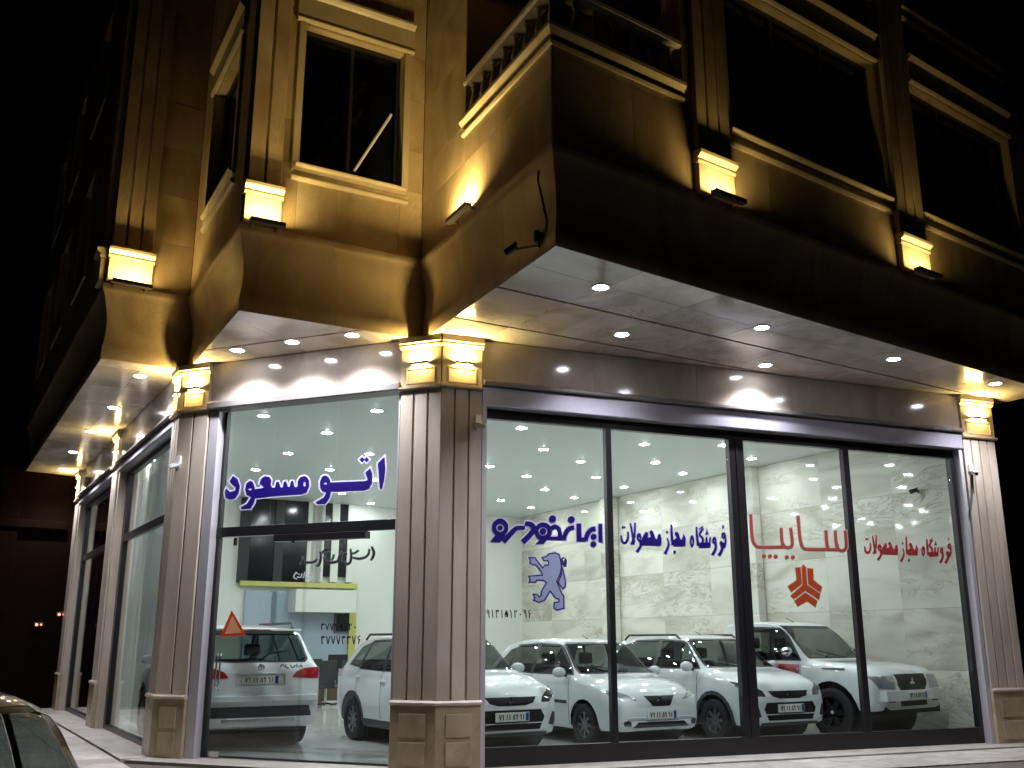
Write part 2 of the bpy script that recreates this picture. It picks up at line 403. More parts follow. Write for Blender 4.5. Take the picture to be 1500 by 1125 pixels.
# roof slab and upper floor slab close the upper storeys
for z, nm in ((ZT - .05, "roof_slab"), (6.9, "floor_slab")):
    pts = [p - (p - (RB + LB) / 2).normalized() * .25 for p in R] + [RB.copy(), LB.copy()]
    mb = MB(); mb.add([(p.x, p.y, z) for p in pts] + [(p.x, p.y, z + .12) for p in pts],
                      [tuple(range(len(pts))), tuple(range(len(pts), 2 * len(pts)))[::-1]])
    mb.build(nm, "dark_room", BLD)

def upper_window(fr, s0, s1, z0, z1, name="window", lintel=True, sill=True, side=.10, mull=1, lo=.14, surround=True):
    w = fr.hexa(MB(), s0, s0 + .06, -.22, -.14, z0, z1)                        # dark aluminium frame
    fr.hexa(w, s1 - .06, s1, -.22, -.14, z0, z1)
    fr.hexa(w, s0 + .06, s1 - .06, -.22, -.14, z1 - .06, z1); fr.hexa(w, s0 + .06, s1 - .06, -.22, -.14, z0, z0 + .06)
    for i in range(1, mull + 1):
        c = s0 + (s1 - s0) * i / (mull + 1); fr.hexa(w, c - .025, c + .025, -.215, -.145, z0 + .06, z1 - .06)
    win = w.build(name, "black_aluminium", BLD)
    for i in range(mull + 1):
        a = s0 + (s1 - s0) * i / (mull + 1); b = s0 + (s1 - s0) * (i + 1) / (mull + 1)
        fr.box("pane", "house_glass", win, a + .03, b - .03, -.186, -.180, z0 + .03, z1 - .03)
    rv = fr.hexa(MB(), s0 - .02, s0 - .001, -.22, -.032, z0, z1); fr.hexa(rv, s1 + .001, s1 + .02, -.22, -.032, z0, z1)
    fr.hexa(rv, s0, s1, -.22, -.032, z1 + .001, z1 + .02); fr.hexa(rv, s0, s1, -.22, -.005, z0 - .02, z0 - .001)
    rv.build("reveal", "facade_stone", win)
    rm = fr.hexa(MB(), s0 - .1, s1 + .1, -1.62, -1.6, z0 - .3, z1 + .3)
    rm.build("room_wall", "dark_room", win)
    if surround:
        sd = fr.hexa(MB(), s0 - side, s0 - .004, .002, .035, z0 - side, z1); fr.hexa(sd, s1 + .004, s1 + side, .002, .035, z0 - side, z1)
        fr.hexa(sd, s0 - .004, s1 + .004, .002, .035, z0 - side, z0 - .004)
        sd.build("surround", "moulding_stone", win, False, .006)
    if sill:
        sl = MB(); fr.sweep(sl, s0 - .10, s1 + .10, [(.002, z0 - .24), (.03, z0 - .24), (.05, z0 - .21), (.055, z0 - .19), (.03, z0 - .165), (.002, z0 - .165)])
        fr.sweep(sl, s0 - .06, s1 + .06, [(.03, z0 - .05), (.06, z0 - .05), (.085, z0 - .02), (.085, z0), (.0, z0 + .004), (.0, z0 - .05)])
        sl.build("sill", "moulding_stone", win, False)
    if lintel:
        ln = MB()
        fr.sweep(ln, s0 - lo, s1 + lo, [(.002, z1 + .02), (.05, z1 + .02), (.07, z1 + .045), (.07, z1 + .065), (.045, z1 + .085), (.045, z1 + .40), (.08, z1 + .43), (.105, z1 + .455), (.115, z1 + .465), (.115, z1 + .50), (.002, z1 + .52)])
        ln.build("lintel", "moulding_stone", win, False)
    return win
for (a, b, c, d) in HOLES["main"][1:]: upper_window(FU["main"], a, b, c, d, mull=2, side=.05, lo=.02, surround=False)
for (a, b, c, d) in HOLES["mid"]: upper_window(FU["mid"], a, b, c, d, mull=1)
for (a, b, c, d) in HOLES["side"]: upper_window(FU["side"], a, b, c, d, mull=1)
for (a, b, c, d) in HOLES["left"]: upper_window(FU["left"], a, b, c, d, mull=1, lintel=False, sill=False)
pA, pB = FU["mid"].px(573, 168, -.09), FU["mid"].px(519, 250, -.09)
pl_ = MB().tube([pA, pB], .022, 8).build("window_streak", "white_plastic", None, True); tag(pl_, "white tube standing in for a pale diagonal streak in the square dark upper window", "pole")  # added white tube in place of a pale diagonal streak on the window
# balcony at the corner: recess, mouldings, balustrade
fm, fb = FU["main"], FU["balc"]
ca, cb, cc = atz(886, 28, 10.12), atz(940, 53, 10.12), atz(965, 38, 10.12)
e1 = fm.p(2.10, -.03, 0); e0 = fb.p(1.50, -.03, 0); cor = R[6]
ins = [Vector((p.x, p.y, 0)) for p in (e0, ca, cb, e1)]
BAL = MB()
for z, order in ((7.9, 1), (10.2, -1)):
    pts = [ins[0], ins[1], ins[2], ins[3], cor - (cor - ins[2]).normalized() * .06]
    k = len(BAL.v); BAL.v += [(p.x, p.y, z) for p in pts]; BAL.f.append(tuple(range(k, k + 5))[::order])
for a, b in ((0, 1), (1, 2), (2, 3)):
    BAL.add([(ins[a].x, ins[a].y, 7.9), (ins[b].x, ins[b].y, 7.9), (ins[b].x, ins[b].y, 10.2), (ins[a].x, ins[a].y, 10.2)], [(0, 1, 2, 3)])
BALO = BAL.build("balcony", "facade_stone", BLD)
for fr, a, b, mA, mB in ((fm, .0, 2.08, 1.18, 0), (fb, 1.46, Lb, 0, 1.18)):
    a1 = a + .001; b1 = b - .001; km = dict(m0=mA, m1=mB)
    ml = MB(); fr.sweep(ml, a1, b1, [(.002, 8.04), (.03, 8.04), (.045, 8.07), (.045, 8.085), (.002, 8.11)], **km)
    ml.build("moulding", "moulding_stone", BALO); ml = MB()
    fr.sweep(ml, a1, b1, [(.002, 8.16), (.03, 8.16), (.07, 8.21), (.085, 8.23), (.085, 8.275), (-.22, 8.285), (-.22, 8.16)], **km)
    ml.build("coping", "moulding_stone", BALO)
    rl = MB(); fr.sweep(rl, a1, b1, [(-.16, 8.80), (.0, 8.80), (.03, 8.83), (.03, 8.88), (-.19, 8.88), (-.19, 8.83)], **km)
    rl.build("rail", "pillar_stone", BALO)
    k = int((b1 - a1) / .27)
    for i in range(k):
        s = a1 + .12 + (b1 - a1 - .24) * i / (k - 1); o = fr.p(s, -.08, 0)
        pr = [(.055, 8.285), (.055, 8.31), (.035, 8.33), (.028, 8.37), (.05, 8.43), (.056, 8.49), (.045, 8.56), (.026, 8.64), (.024, 8.69), (.04, 8.72), (.03, 8.745), (.05, 8.77), (.05, 8.80)]
        MB().lathe([(r, z) for r, z in pr], 10, 'z', (o.x, o.y, 0)).build("baluster", "pillar_stone", BALO, True)
    tp = MB(); fr.sweep(tp, a1, b1, [(.002, 10.2), (.05, 10.2), (.085, 10.24), (.085, 10.28), (.045, 10.3), (.045, 10.55), (.09, 10.63), (.11, 10.66), (.11, 10.70), (.002, 10.72)], **km)
    tp.build("lintel", "moulding_stone", BALO)
q = cor - (cor - ins[2]).normalized() * .16
MB().box(q.x - .09, q.x + .09, q.y - .09, q.y + .09, 8.285, 8.95).build("corner_post", "pillar_stone", BALO, False, .015)
c2 = ins[2].lerp(ins[3], .35); MB().lathe([(.02, 0), (.07, .02), (.085, .07), (.06, .13), (.02, .15)], 14, 'z', (c2.x - .06, c2.y - .1, 9.35)).build("globe_lamp", "white_plastic", BALO, True)

# pilasters of the upper floor, each with a lit plinth block
def pilaster(fr, s0, s1, strips=3, z0=7.42, z1=ZT):
    p = fr.hexa(MB(), s0 + .02, s1 - .02, .002, .03, z0, z1).build("pilaster", "pillar_stone", BLD)
    w = (s1 - s0 - .04 - .035 * (strips - 1)) / strips
    for i in range(strips):
        a = s0 + .02 + i * (w + .035)
        fr.box("strip", "facade_stone", p, a + .001, a + w - .001, .03, .075, z0 + .0, z1 - .002, .006)
    fr.box("plinth_block", "moulding_stone", p, s0, s1, .002, .085, 6.872, 7.24, .004)
    c = MB(); fr.sweep(c, s0 - .02, s1 + .02, [(.002, 7.242), (.09, 7.242), (.10, 7.27), (.10, 7.285), (.085, 7.30), (.14, 7.345), (.15, 7.36), (.15, 7.40), (.002, 7.41)])
    c.build("cap", "moulding_stone", p)
    return p
pilaster(fm, 2.22, 2.86); pilaster(fm, 6.5, 7.22)
pilaster(FU["mid"], .02, .50, 2); pilaster(FU["pil"], .02, .66)
pilaster(FU["left"], Ll - .42, Ll - .03, 2)

# ------------------------------------------------------------------ soffit slabs
def clad_poly(pts, z, m, cuts, gaps=(), name="soffit_slab", th=.03, j=.003):
    bm = bmesh.new(); bm.faces.new([bm.verts.new((p.x, p.y, z)) for p in pts])
    for co, no in cuts:
        bmesh.ops.bisect_plane(bm, geom=bm.verts[:] + bm.edges[:] + bm.faces[:], plane_co=co, plane_no=no)
    for f in bm.faces:
        c = f.calc_center_median()
        if any(abs((c - co).dot(no)) < hw and lo < (c - co).dot(Vector((no.y, -no.x, 0))) * -1 < hi for co, no, hw, lo, hi in gaps): continue
        vs_ = [v.co.copy() for v in f.verts]
        vs_ = [v + (c - v).normalized() * min(j * 1.4, (c - v).length * .3) for v in vs_]
        jit = random.uniform(0, .002); k = len(vs_)
        mb = MB(); mb.add([(v.x, v.y, z + jit) for v in vs_] + [(v.x, v.y, z + th) for v in vs_],
                          [tuple(range(k)), tuple(range(k, 2 * k))[::-1]] + [(i, (i + 1) % k, k + (i + 1) % k, k + i) for i in range(k)])
        mb.build(name, m, BLD)
    bm.free()
dD = (Q[6] - Q[5]).normalized(); nD = Vector((-dD.y, dD.x, 0))
dC = (Q[5] - Q[4]).normalized()
g1a, g1b = Vector((-.1, 11.2, 0)), Vector((8.57, 16.98, 0)); g2a, g2b = Vector((-.67, 12.35, 0)), Vector((4.11, 15.13, 0))
def groove(a, b, hw=.022):
    d = (b - a).normalized(); n = Vector((-d.y, d.x, 0)); return d, n, hw
cuts = []; gaps = []
for a, b in ((g1a, g1b), (g2a, g2b)):
    d, n, hw = groove(a, b); cuts += [(a + n * hw, n), (a - n * hw, n)]; gaps.append((a, n, hw, -99, 99))
cuts += [(Q[5] + dD * t, (dD + dC * .0).normalized()) for t in (1.3, 2.6, 3.9, 5.2, 6.5, 7.8, 9.1)]
a3 = Q[5] + nD * .62; cuts.append((a3, nD))
Q4x = Q[4] + Vector((.02, 0, 0))
clad_poly([Q[4], Q[5], Q[6], Q7], HS + .004, "soffit_stone", cuts, gaps)
dB = FB.d; nB = FB.n
clad_poly([Q[2], Q[3], Q[4]], HS + .004, "soffit_stone", [(FB.p(s, 0, 0), dB) for s in (1.1, 2.2, 3.3)] + [(FB.p(0, .62, 0), nB), (FB.p(0, .585, 0), nB)], [(FB.p(0, .6025, 0), nB, .018, -99, 99)])
E_ = FC.p(12.3, -.1, 0)
clad_poly([Q[0], Q[1], Q[2], E_], HS + .004, "soffit_stone", [(FC.p(s, 0, 0), FC.d) for s in (.6, 1.9, 3.2, 4.5, 5.8, 7.1, 8.4, 9.7, 11.0)] + [(FC.p(0, .55, 0), FC.n)], [])
for nm, pts in (("a", [Q[4], Q[5], Q[6], Q7]), ("b", [Q[2], Q[3], Q[4]]), ("c", [Q[0], Q[1], Q[2], E_])):
    MB().add([(p.x, p.y, HS + .026) for p in pts], [tuple(range(len(pts)))]).build("soffit_backing", "grout", BLD)

# ------------------------------------------------------------------ ground floor: pillars
def pillar(fr, s0, s1, strips, name="pillar", wa=None, lite=False):
    core = fr.hexa(MB(), s0 + .012, s1 - .012, -.40, -.035, .0, HS).build(name, "pillar_stone", BLD)
    w = (s1 - s0 - .03 * (strips - 1)) / strips
    for i in range(strips):
        a = s0 + i * (w + .03)
        fr.box("strip", "pillar_stone", core, a + .001, a + w - .001, -.034, 0.0, .86, 4.94, .004)
    bs = fr.hexa(MB(), s0 - .012, s1 + .012, -.034, .03, .022, .80); bs.build("base", "base_stone", core, False, .005)
    if not lite:
        bp = MB(); a, b = s0 + .12, s1 - .12
        fr.hexa(bp, a, b, .03, .042, .42, .70); bp.build("base_panel", "base_stone", core, False, .006)
        bp = MB(); fr.hexa(bp, a, b, .03, .042, .08, .36); bp.build("base_panel", "base_stone", core, False, .006)
    c = MB(); fr.sweep(c, s0 - .016, s1 + .016, [(-.03, .80), (.032, .80), (.05, .815), (.05, .835), (.03, .86), (-.03, .86)])
    c.build("base_moulding", "pillar_stone", core)
    cp = fr.hexa(MB(), s0, s1, -.034, .02, 4.985, 5.52); cp.build("capital", "moulding_stone", core, False, .004)
    c = MB(); fr.sweep(c, s0 - .02, s1 + .02, [(-.03, 4.94), (.04, 4.94), (.055, 4.955), (.055, 4.975), (.02, 4.985), (-.03, 4.985)])
    c.build("capital_moulding", "moulding_stone", core); c = MB()
    fr.sweep(c, s0 - .012, s1 + .012, [(-.03, 5.521), (.03, 5.521), (.06, 5.56), (.06, 5.585), (.075, 5.60), (.075, HS), (-.03, HS)])
    c.build("capital_moulding", "moulding_stone", core)
    pn = MB(); a, b = s0 + .09, s1 - .09
    for q in ((a, b, 5.02, 5.035), (a, b, 5.225, 5.24), (a, a + .015, 5.035, 5.225), (b - .015, b, 5.035, 5.225)): fr.hexa(pn, q[0], q[1], .02, .03, q[2], q[3])
    pn.build("capital_panel", "moulding_stone", core)
    return core
pillar(FA, .0, .585, 3); pillar(FB, .001, .62, 3)
pillar(FB, 3.88, 4.409, 2); pillar(FC, .0, .50, 3, lite=True)
pillar(FA, 9.30, 10.02, 4)
pillar(FC, 5.5, 6.1, 3, lite=True); pillar(FC, 11.1, 11.7, 3, lite=True)
# metal edge lines between pillars and glass
for fr, a, b in ((FA, .605, .675), (FA, 9.21, 9.285), (FB, 3.70, 3.862), (FB, .64, .665), (FC, .53, .60), (FC, 5.36, 5.48), (FC, 6.12, 6.19), (FC, 10.96, 11.08)):
    fr.box("jamb", "pillar_stone" if fr is FC and a > 5 else "jamb_metal", BLD, a, b, -.26, -.03, .022, 4.93, .004)

# fascia stones over the shop windows
def fascia(fr, s0, s1, z0, n=-.02, step=1.9):
    back = clad(fr, BLD, "fascia_stone", s0, s1, z0, HS - .004, (), step, 1.0, n, .03, .004, "fascia_slab"); back.build("fascia_backing", "grout", BLD)
fascia(FA, .60, 9.285, 5.10); fascia(FB, .635, 3.865, 5.08); fascia(FC, .515, 5.485, 5.04); fascia(FC, 6.115, 11.085, 5.04)
def lintel(fr, s0, s1, prof, m, name="lintel_moulding"):
    mb = MB(); fr.sweep(mb, s0, s1, prof); return mb.build(name, m, BLD)
lintel(FA, .60, 9.285, [(-.10, 5.02), (.05, 5.02), (.07, 5.035), (.07, 5.075), (.03, 5.095), (-.10, 5.095)], "grey_trim")
lintel(FA, .60, 9.285, [(-.24, 4.74), (-.02, 4.74), (.0, 4.755), (.0, 5.0), (-.02, 5.015), (-.24, 5.015)], "lintel_metal", "shutter_box")
lintel(FB, .635, 3.865, [(-.24, 4.95), (.04, 4.95), (.06, 4.965), (.06, 5.04), (.02, 5.075), (-.24, 5.075)], "grey_trim")
for a, b in ((.515, 5.485), (6.115, 11.085)):
    lintel(FC, a, b, [(-.24, 4.83), (-.02, 4.83), (.0, 4.845), (.0, 4.975), (-.24, 4.985)], "lintel_metal", "shutter_box")
    lintel(FC, a, b, [(-.24, 4.99), (.05, 4.99), (.07, 5.0), (.07, 5.02), (.02, 5.035), (-.24, 5.035)], "grey_trim")

# ------------------------------------------------------------------ shop windows
GN = -.215
def frame_bar(fr, parent, s0, s1, z0, z1, n0=-.26, n1=-.17, name="frame_bar"):
    return fr.box(name, "black_aluminium", parent, s0, s1, n0, n1, z0, z1, .004)
def pane(fr, parent, s0, s1, z0, z1, n=GN, name="pane"):
    return fr.box(name, "shop_glass", parent, s0, s1, n - .004, n + .004, z0, z1)
shop = FA.ring(.68, 9.205, .022, 4.735, .02, .075, .238, .135, -.27, -.16).build("shop_window", "black_aluminium", BLD, False, .005)
MUL = ((.68, .70), (2.575, 2.665), (4.69, 4.95), (6.87, 6.985), (9.13, 9.205))
for a, b in MUL[1:-1]: frame_bar(FA, shop, a, b, .261, 4.599, -.265, -.155 if b - a > .2 else -.165, "mullion")
frame_bar(FA, shop, 4.80, 4.84, .261, 4.599, -.154, -.14, "mullion")
for (a, b), (c, d) in zip(MUL, MUL[1:]): pane(FA, shop, b + .001, c - .001, .262, 4.598)
# chamfered entrance bay
ent = FB.hexa(MB(), .67, 3.695, -.27, -.16, 3.06, 3.20).build("entrance_frame", "black_aluminium", BLD, False, .005)
frame_bar(FB, ent, 3.645, 3.695, .03, 3.059); frame_bar(FB, ent, 3.655, 3.695, 3.201, 4.945)
sj = [FB.sz(402, 650, GN)[0], FB.sz(494, 640, GN)[0]]
for a, b in ((.672, sj[1] - .004), (sj[1] + .004, sj[0] - .004), (sj[0] + .004, 3.653)): pane(FB, ent, a, b, 3.202, 4.945)
sA, _ = FB.sz(538, 785, GN); sB, _ = FB.sz(404, 790, GN)
FB.box("door_operator", "black_aluminium", ent, sA, sB, -.30, -.15, 2.96, 3.055, .004)
door = pane(FB, BLD, 2.12, 3.64, .035, 3.05, -.195, "glass_door")
for s, z0, z1 in ((3.50, .95, 1.42), (3.44, .95, 1.42)):
    h = MB(); h.tube([FB.p(s, -.17, z0), FB.p(s, -.13, z0 + .03), FB.p(s, -.13, z1 - .03), FB.p(s, -.17, z1)], .012, 8); h.build("door_handle", "steel", door, True)
for px_ in ((345, 792), (430, 790)):
    s, z = FB.sz(*px_, -.195); FB.box("door_clamp", "black_plastic", door, s - .02, s + .02, -.215, -.175, 2.93, 3.04, .004)
FB.box("door_guide", "steel", door, 3.40, 3.56, -.215, -.175, .04, .12, .004)
pane(FB, BLD, .672, 2.20, .035, 3.05, -.235, "glass_sidelight")
# left-hand windows
for a, b in ((.61, 5.35), (6.20, 10.95)):
    sw = FC.ring(a, b, .022, 4.825, .06, .22, .078, .085, -.27, -.17).build("shop_window", "black_aluminium", BLD, False, .004)
    frame_bar(FC, sw, a + .061, b - .221, 3.44, 3.58, -.26, -.18, "transom")
    for z0, z1 in ((.102, 3.438), (3.582, 4.738)):
        m_ = (a + b - .16) / 2
        pane(FC, sw, a + .062, m_ - .003, z0, z1, -.22); pane(FC, sw, m_ + .003, b - .222, z0, z1, -.22)
# ================================================================== showroom inside
room = [FB.p(4.2, -.3, 0), FB.p(2.2, -.27, 0), FB.p(.3, -.30, 0), FA.p(.3, -.30, 0), FA.p(5, -.275, 0), FA.p(9.25, -.275, 0), FA.p(9.75, -.3, 0), RW0 + Vector((.3, .3, 0)), RB, LB, FC.p(6, -.275, 0), FC.p(.3, -.3, 0)]
def sheet(pts, z, flip=False):
    f = tuple(range(len(pts))); return MB().add([(p.x, p.y, z) for p in pts], [f[::-1] if flip else f])
structure(sheet(room, FL).build("showroom_floor", "floor_tile"))
cl = sheet(room, HC); cl.add([(p.x, p.y, HC + .15) for p in room], [tuple(range(len(room)))])
structure(cl.build("showroom_ceiling", "ceiling_paint"))
LR = (RW0 - RB).length
rw = structure(FR_.hexa(MB(), -.3, LR - .05, -.25, -.05, 0, HC).build("showroom_wall", "grout"))
clad(FR_, rw, "wall_marble", 0, LR - .06, FL, HC - .003, (), 1.7, 1.05, 0.0, .03, .004, "wall_slab").build("wall_backing", "grout", rw)
for x0, x1 in ((1100, 1128), (893, 908)):
    s0 = FR_.sz(x0, 938)[0]; s1 = s0 + .55
    clad(FR_, rw, "wall_marble", s0, s1, FL, HC - .003, (), .6, 1.05, .22, .20, .004, "column_slab")
bw = structure(FK.hexa(MB(), .35, 13.3, -.25, -.0, 0, HC).build("showroom_wall", "plaster_white"))
def kbox(name, m, parent, x0, x1, y0, y1, n0, n1, bevel=.0):
    """a box on the back wall covering the pixel window x0..x1, y0..y1 at its front face n1"""
    a, z1 = FK.sz(x0, y0, n1); b, z0 = FK.sz(x1, y1, n1); z1b = FK.sz(x1, y0, n1)[1]; z0b = FK.sz(x0, y1, n1)[1]
    return FK.box(name, m, parent, a, b, n0, n1, max(FL, (z0 + z0b) / 2), min(HC - .005, (z1 + z1b) / 2), bevel)
office = empty("mezzanine_office", FK.p(6, 0, FL))
tag(office, "mezzanine office with dark glazing above a lime green beam on back wall", "office")
kbox("glazing", "screen_black", office, 360, 456, 700, 852, .01, .10)
kbox("glazing", "screen_black", office, 470, 515, 700, 845, .01, .10)
for x in (360, 410, 456, 462, 470, 492, 515): kbox("glazing_bar", "plaster_white" if x > 455 else "black_plastic", office, x - 2 if x not in (456, 462) else x - 1, x + 2 if x not in (456, 462) else x + 7, 700, 853, .005, .135)
kbox("beam", "beam_lime", office, 352, 524, 853, 860, .0, .20, .01)
kbox("wall_panel", "panel_blue", office, 360, 398, 866, 1010, .01, .10); kbox("wall_panel", "panel_blue", office, 398.5, 434, 866, 1010, .01, .10)
kbox("bulkhead", "plaster_white", office, 434, 522, 864, 897, .0, .75, .01)
kbox("post", "beam_lime", office, 513.5, 518, 864, 1012, .0, .12, .006)
kbox("niche_wall", "panel_blue", office, 435, 512, 899, 1012, .005, .05)
pic = kbox("framed_picture", "grey_plastic", None, 491, 513, 892, 928, .055, .10, .004)
tag(pic, "dark framed picture on the office wall under the mezzanine", "picture")
pb = kbox("picture_sheet", "screen_black", pic, 493.5, 510.5, 895, 925, .10, .104)
# cream column inside the entrance and the wall stub beside it
cA, cB = atz(300, 1030, FL), atz(362, 1022, FL)
fcl = Fr(cA, (cB - cA)); Lc = (cB - cA).length
col = fcl.hexa(MB(), 0, Lc, -.5, 0, FL, HC - .004).build("showroom_column", "plaster_cream", None, False, .01)
tag(col, "cream column standing behind the white crossover near the entrance", "column")
for z in (1.35, 2.65, 3.95): fcl.box("slab_joint", "grout", col, .002, Lc - .002, -.004, .0015, z, z + .006)

# curtains behind the left-hand windows
def curtain(s0, s1, n, z0, z1, m, lab, amp=.05, wl=.17):
    mb = MB(); N_ = int((s1 - s0) / .028)
    for i in range(N_ + 1):
        s = s0 + (s1 - s0) * i / N_; d = amp * math.sin(2 * math.pi * s / wl + .6 * math.sin(s * 3.1)) + .02 * math.sin(s * 9.7)
        mb.v.append(tuple(FC.p(s, n + d, z0))); mb.v.append(tuple(FC.p(s, n + d * .7, z1)))
    for i in range(N_): mb.f.append((2 * i, 2 * i + 2, 2 * i + 3, 2 * i + 1))
    o = mb.build("curtain", m, None, True); tag(o, lab, "curtain"); return o
curtain(2.5, 4.1, -.75, .10, 5.2, "curtain", "white curtain drawn aside in the left-hand window next to corner pillar")
curtain(4.2, 5.5, -.72, .10, 5.2, "curtain_grey", "grey curtain hanging behind the dark post of left-hand window")
curtain(6.3, 8.4, -.75, .10, 5.2, "curtain", "white curtain in the second left-hand window along the side street")
curtain(8.5, 11.0, -.72, .10, 5.2, "curtain_grey", "grey curtain in the second left-hand window along the side street")

# desk, monitor and chairs at the back
dk = empty("office_desk", FK.p(FK.sz(478, 990, 1.6)[0], 1.6, FL)); tag(dk, "dark wooden desk with a monitor under the mezzanine", "desk")
s0 = FK.sz(462, 990, 1.6)[0]; s1 = FK.sz(512, 990, 1.6)[0]
FK.box("desk_top", "wood_dark", dk, s0, s1, 1.3, 2.0, FL + .72, FL + .76, .01)
FK.box("modesty_panel", "wood_dark", dk, s0 + .08, s1 - .08, 1.9, 1.93, FL + .1, FL + .719)
for a in (s0 + .03, s1 - .07): FK.box("leg", "wood_dark", dk, a, a + .04, 1.33, 1.97, FL, FL + .719)
mon = empty("monitor", FK.p(s0 + .55, 1.65, FL + .76)); tag(mon, "black computer monitor standing on the office desk", "monitor")
FK.box("screen", "screen_black", mon, s0 + .3, s0 + .82, 1.63, 1.67, FL + .86, FL + 1.2, .008)
FK.box("stand", "black_plastic", mon, s0 + .52, s0 + .60, 1.60, 1.63, FL + .78, FL + .95); FK.box("foot", "black_plastic", mon, s0 + .44, s0 + .68, 1.55, 1.75, FL + .76, FL + .78, .005)
def office_chair():
    r = empty("office_chair"); 
    MB().box(-.24, .24, -.24, .24, .43, .50).build("seat", "chair_fabric", None, False, .03).parent = r
    b = MB().hexa([(-.23, .20, .52), (.23, .20, .52), (.23, .26, .52), (-.23, .26, .52), (-.20, .28, 1.08), (.20, .28, 1.08), (.20, .33, 1.08), (-.20, .33, 1.08)])
    b.build("backrest", "chair_fabric", None, False, .025).parent = r
    for s in (-1, 1):
        MB().tube([(s * .27, .2, .46), (s * .29, .16, .62), (s * .29, 0, .70), (s * .29, -.16, .66), (s * .27, -.2, .46)], .016, 8).build("armrest", "chrome", None, True).parent = r
    MB().tube([(0, 0, .08), (0, 0, .43)], .03, 10).build("column", "chrome", None, True).parent = r
    for k in range(5):
        t = k * 2 * math.pi / 5
        MB().tube([(0, 0, .09), (.28 * math.cos(t), .28 * math.sin(t), .05)], [.025, .018], 6).build("foot", "black_plastic", None, True).parent = r
    return r
ch = office_chair()
spots = [((478, 1012), 2.6, 3.5, "black office chair in front of the desk, chrome armrests, nearest the cream column"), ((500, 1012), 2.7, 3.9, "black office chair in front of the desk, next to the lime green post"), ((466, 1012), .8, .5, "black office chair behind the desk under the mezzanine")]
for i, ((x, y), n, rz, lab) in enumerate(spots):
    o = ch if i == 0 else copy_tree(ch)
    p = FK.px(x, 990, n); o.location = (p.x, p.y, FL); o.rotation_euler = (0, 0, rz); tag(o, lab, "chair", "office chairs at the back")

# ================================================================== lamps
def downlight_proto(m):
    r = empty("downlight")
    MB().lathe([(.09, -.004), (.115, -.006), (.122, .0), (.122, .004), (.09, .004)], 20, 'z', (0, 0, 0), False).build("trim_ring", "white_plastic", None, True).parent = r
    MB().lathe([(.0005, -.014), (.045, -.0125), (.072, -.009), (.090, -.003)], 14, 'z', (0, 0, 0), False).build("lens", m, None, False).parent = r
    return r
def place(proto, first, loc, lab, grp):
    o = proto if first else copy_tree(proto)
    o.location = loc; tag(o, lab, "lamp", grp); return o
inn = [(764, 627), (796.5, 658), (850.7, 676), (717, 683), (771.5, 697.6), (873, 699), (706, 717), (798, 717), (733.5, 733), (840.7, 729), (777.8, 743.4), (722, 756),
       (944, 650.5), (960, 677.5), (1000, 693.5), (914.5, 713), (1059.5, 652), (1101, 671.5),
       (386, 609), (479, 634), (552, 601.5), (422, 664), (374.6, 688), (541, 665), (483, 688), (550, 702.5), (501, 722.6), (456.4, 737), (543, 737), (426, 744), (405, 748), (488, 749), (231, 674),
       (640, 640), (612, 690), (650, 715), (1180, 640), (300, 640), (310, 700), (330, 730)]  # this row: unseen downlights added to fill the room with light
pr = downlight_proto("cool_lens")
for i, (x, y) in enumerate(inn):
    p = atz(x, y, HC)
    place(pr, i == 0, (p.x, p.y, HC - .002), "unseen downlight added in the showroom ceiling to brighten the left-hand windows", "showroom ceiling downlights")
for (x, y) in ((-7.6, 19.6), (-8.6, 21.4), (-9.4, 23.2), (-7.2, 22.0), (-6.4, 18.0)):  # unseen downlights added to brighten the curtains in the left-hand windows
    place(pr, False, (x, y, HC - .002), "unseen downlight added in the showroom ceiling to brighten the left-hand windows", "showroom ceiling downlights")
pr = downlight_proto("soffit_lens")      # reflector lamps: most of the light goes down in a soft cone
sl_ = bpy.data.lights.new("lamp_light", 'SPOT'); sl_.energy = 340.0; sl_.spot_size = math.radians(128); sl_.spot_blend = .75; sl_.shadow_soft_size = .07; sl_.color = (.92, .93, 1.0)
so_ = bpy.data.objects.new("lamp_light", sl_); COL.objects.link(so_); so_.location = (0, 0, -.09); so_.parent = pr
outs = [((880, 421), 0), ((911, 490), 3), ((1116, 480), 0), ((1121, 535), 3), ((1309, 526), 0), ((1458, 562), 0), ((516, 491), 1), ((428, 501), 1), ((348, 513), 1), ((205, 551), 2), ((166, 597), 2), ((133, 632), 2), ((107, 662), 2), ((92, 687), 2)]
labs = [("round bright downlight in the outer soffit row along the overhang edge", "outer soffit downlights over the wide shop window"),
        ("round bright downlight in the stone soffit above the entrance door", "soffit downlights over the entrance"),
        ("round bright downlight in the stone soffit along the side street", "soffit downlights along the side street"),
        ("round bright downlight between the two soffit grooves above the wide shop window", "inner soffit downlights over the wide shop window")]
for i, ((x, y), k) in enumerate(outs):
    p = atz(x, y, HS); o = place(pr, i == 0, (p.x, p.y, HS - .001), *labs[k])

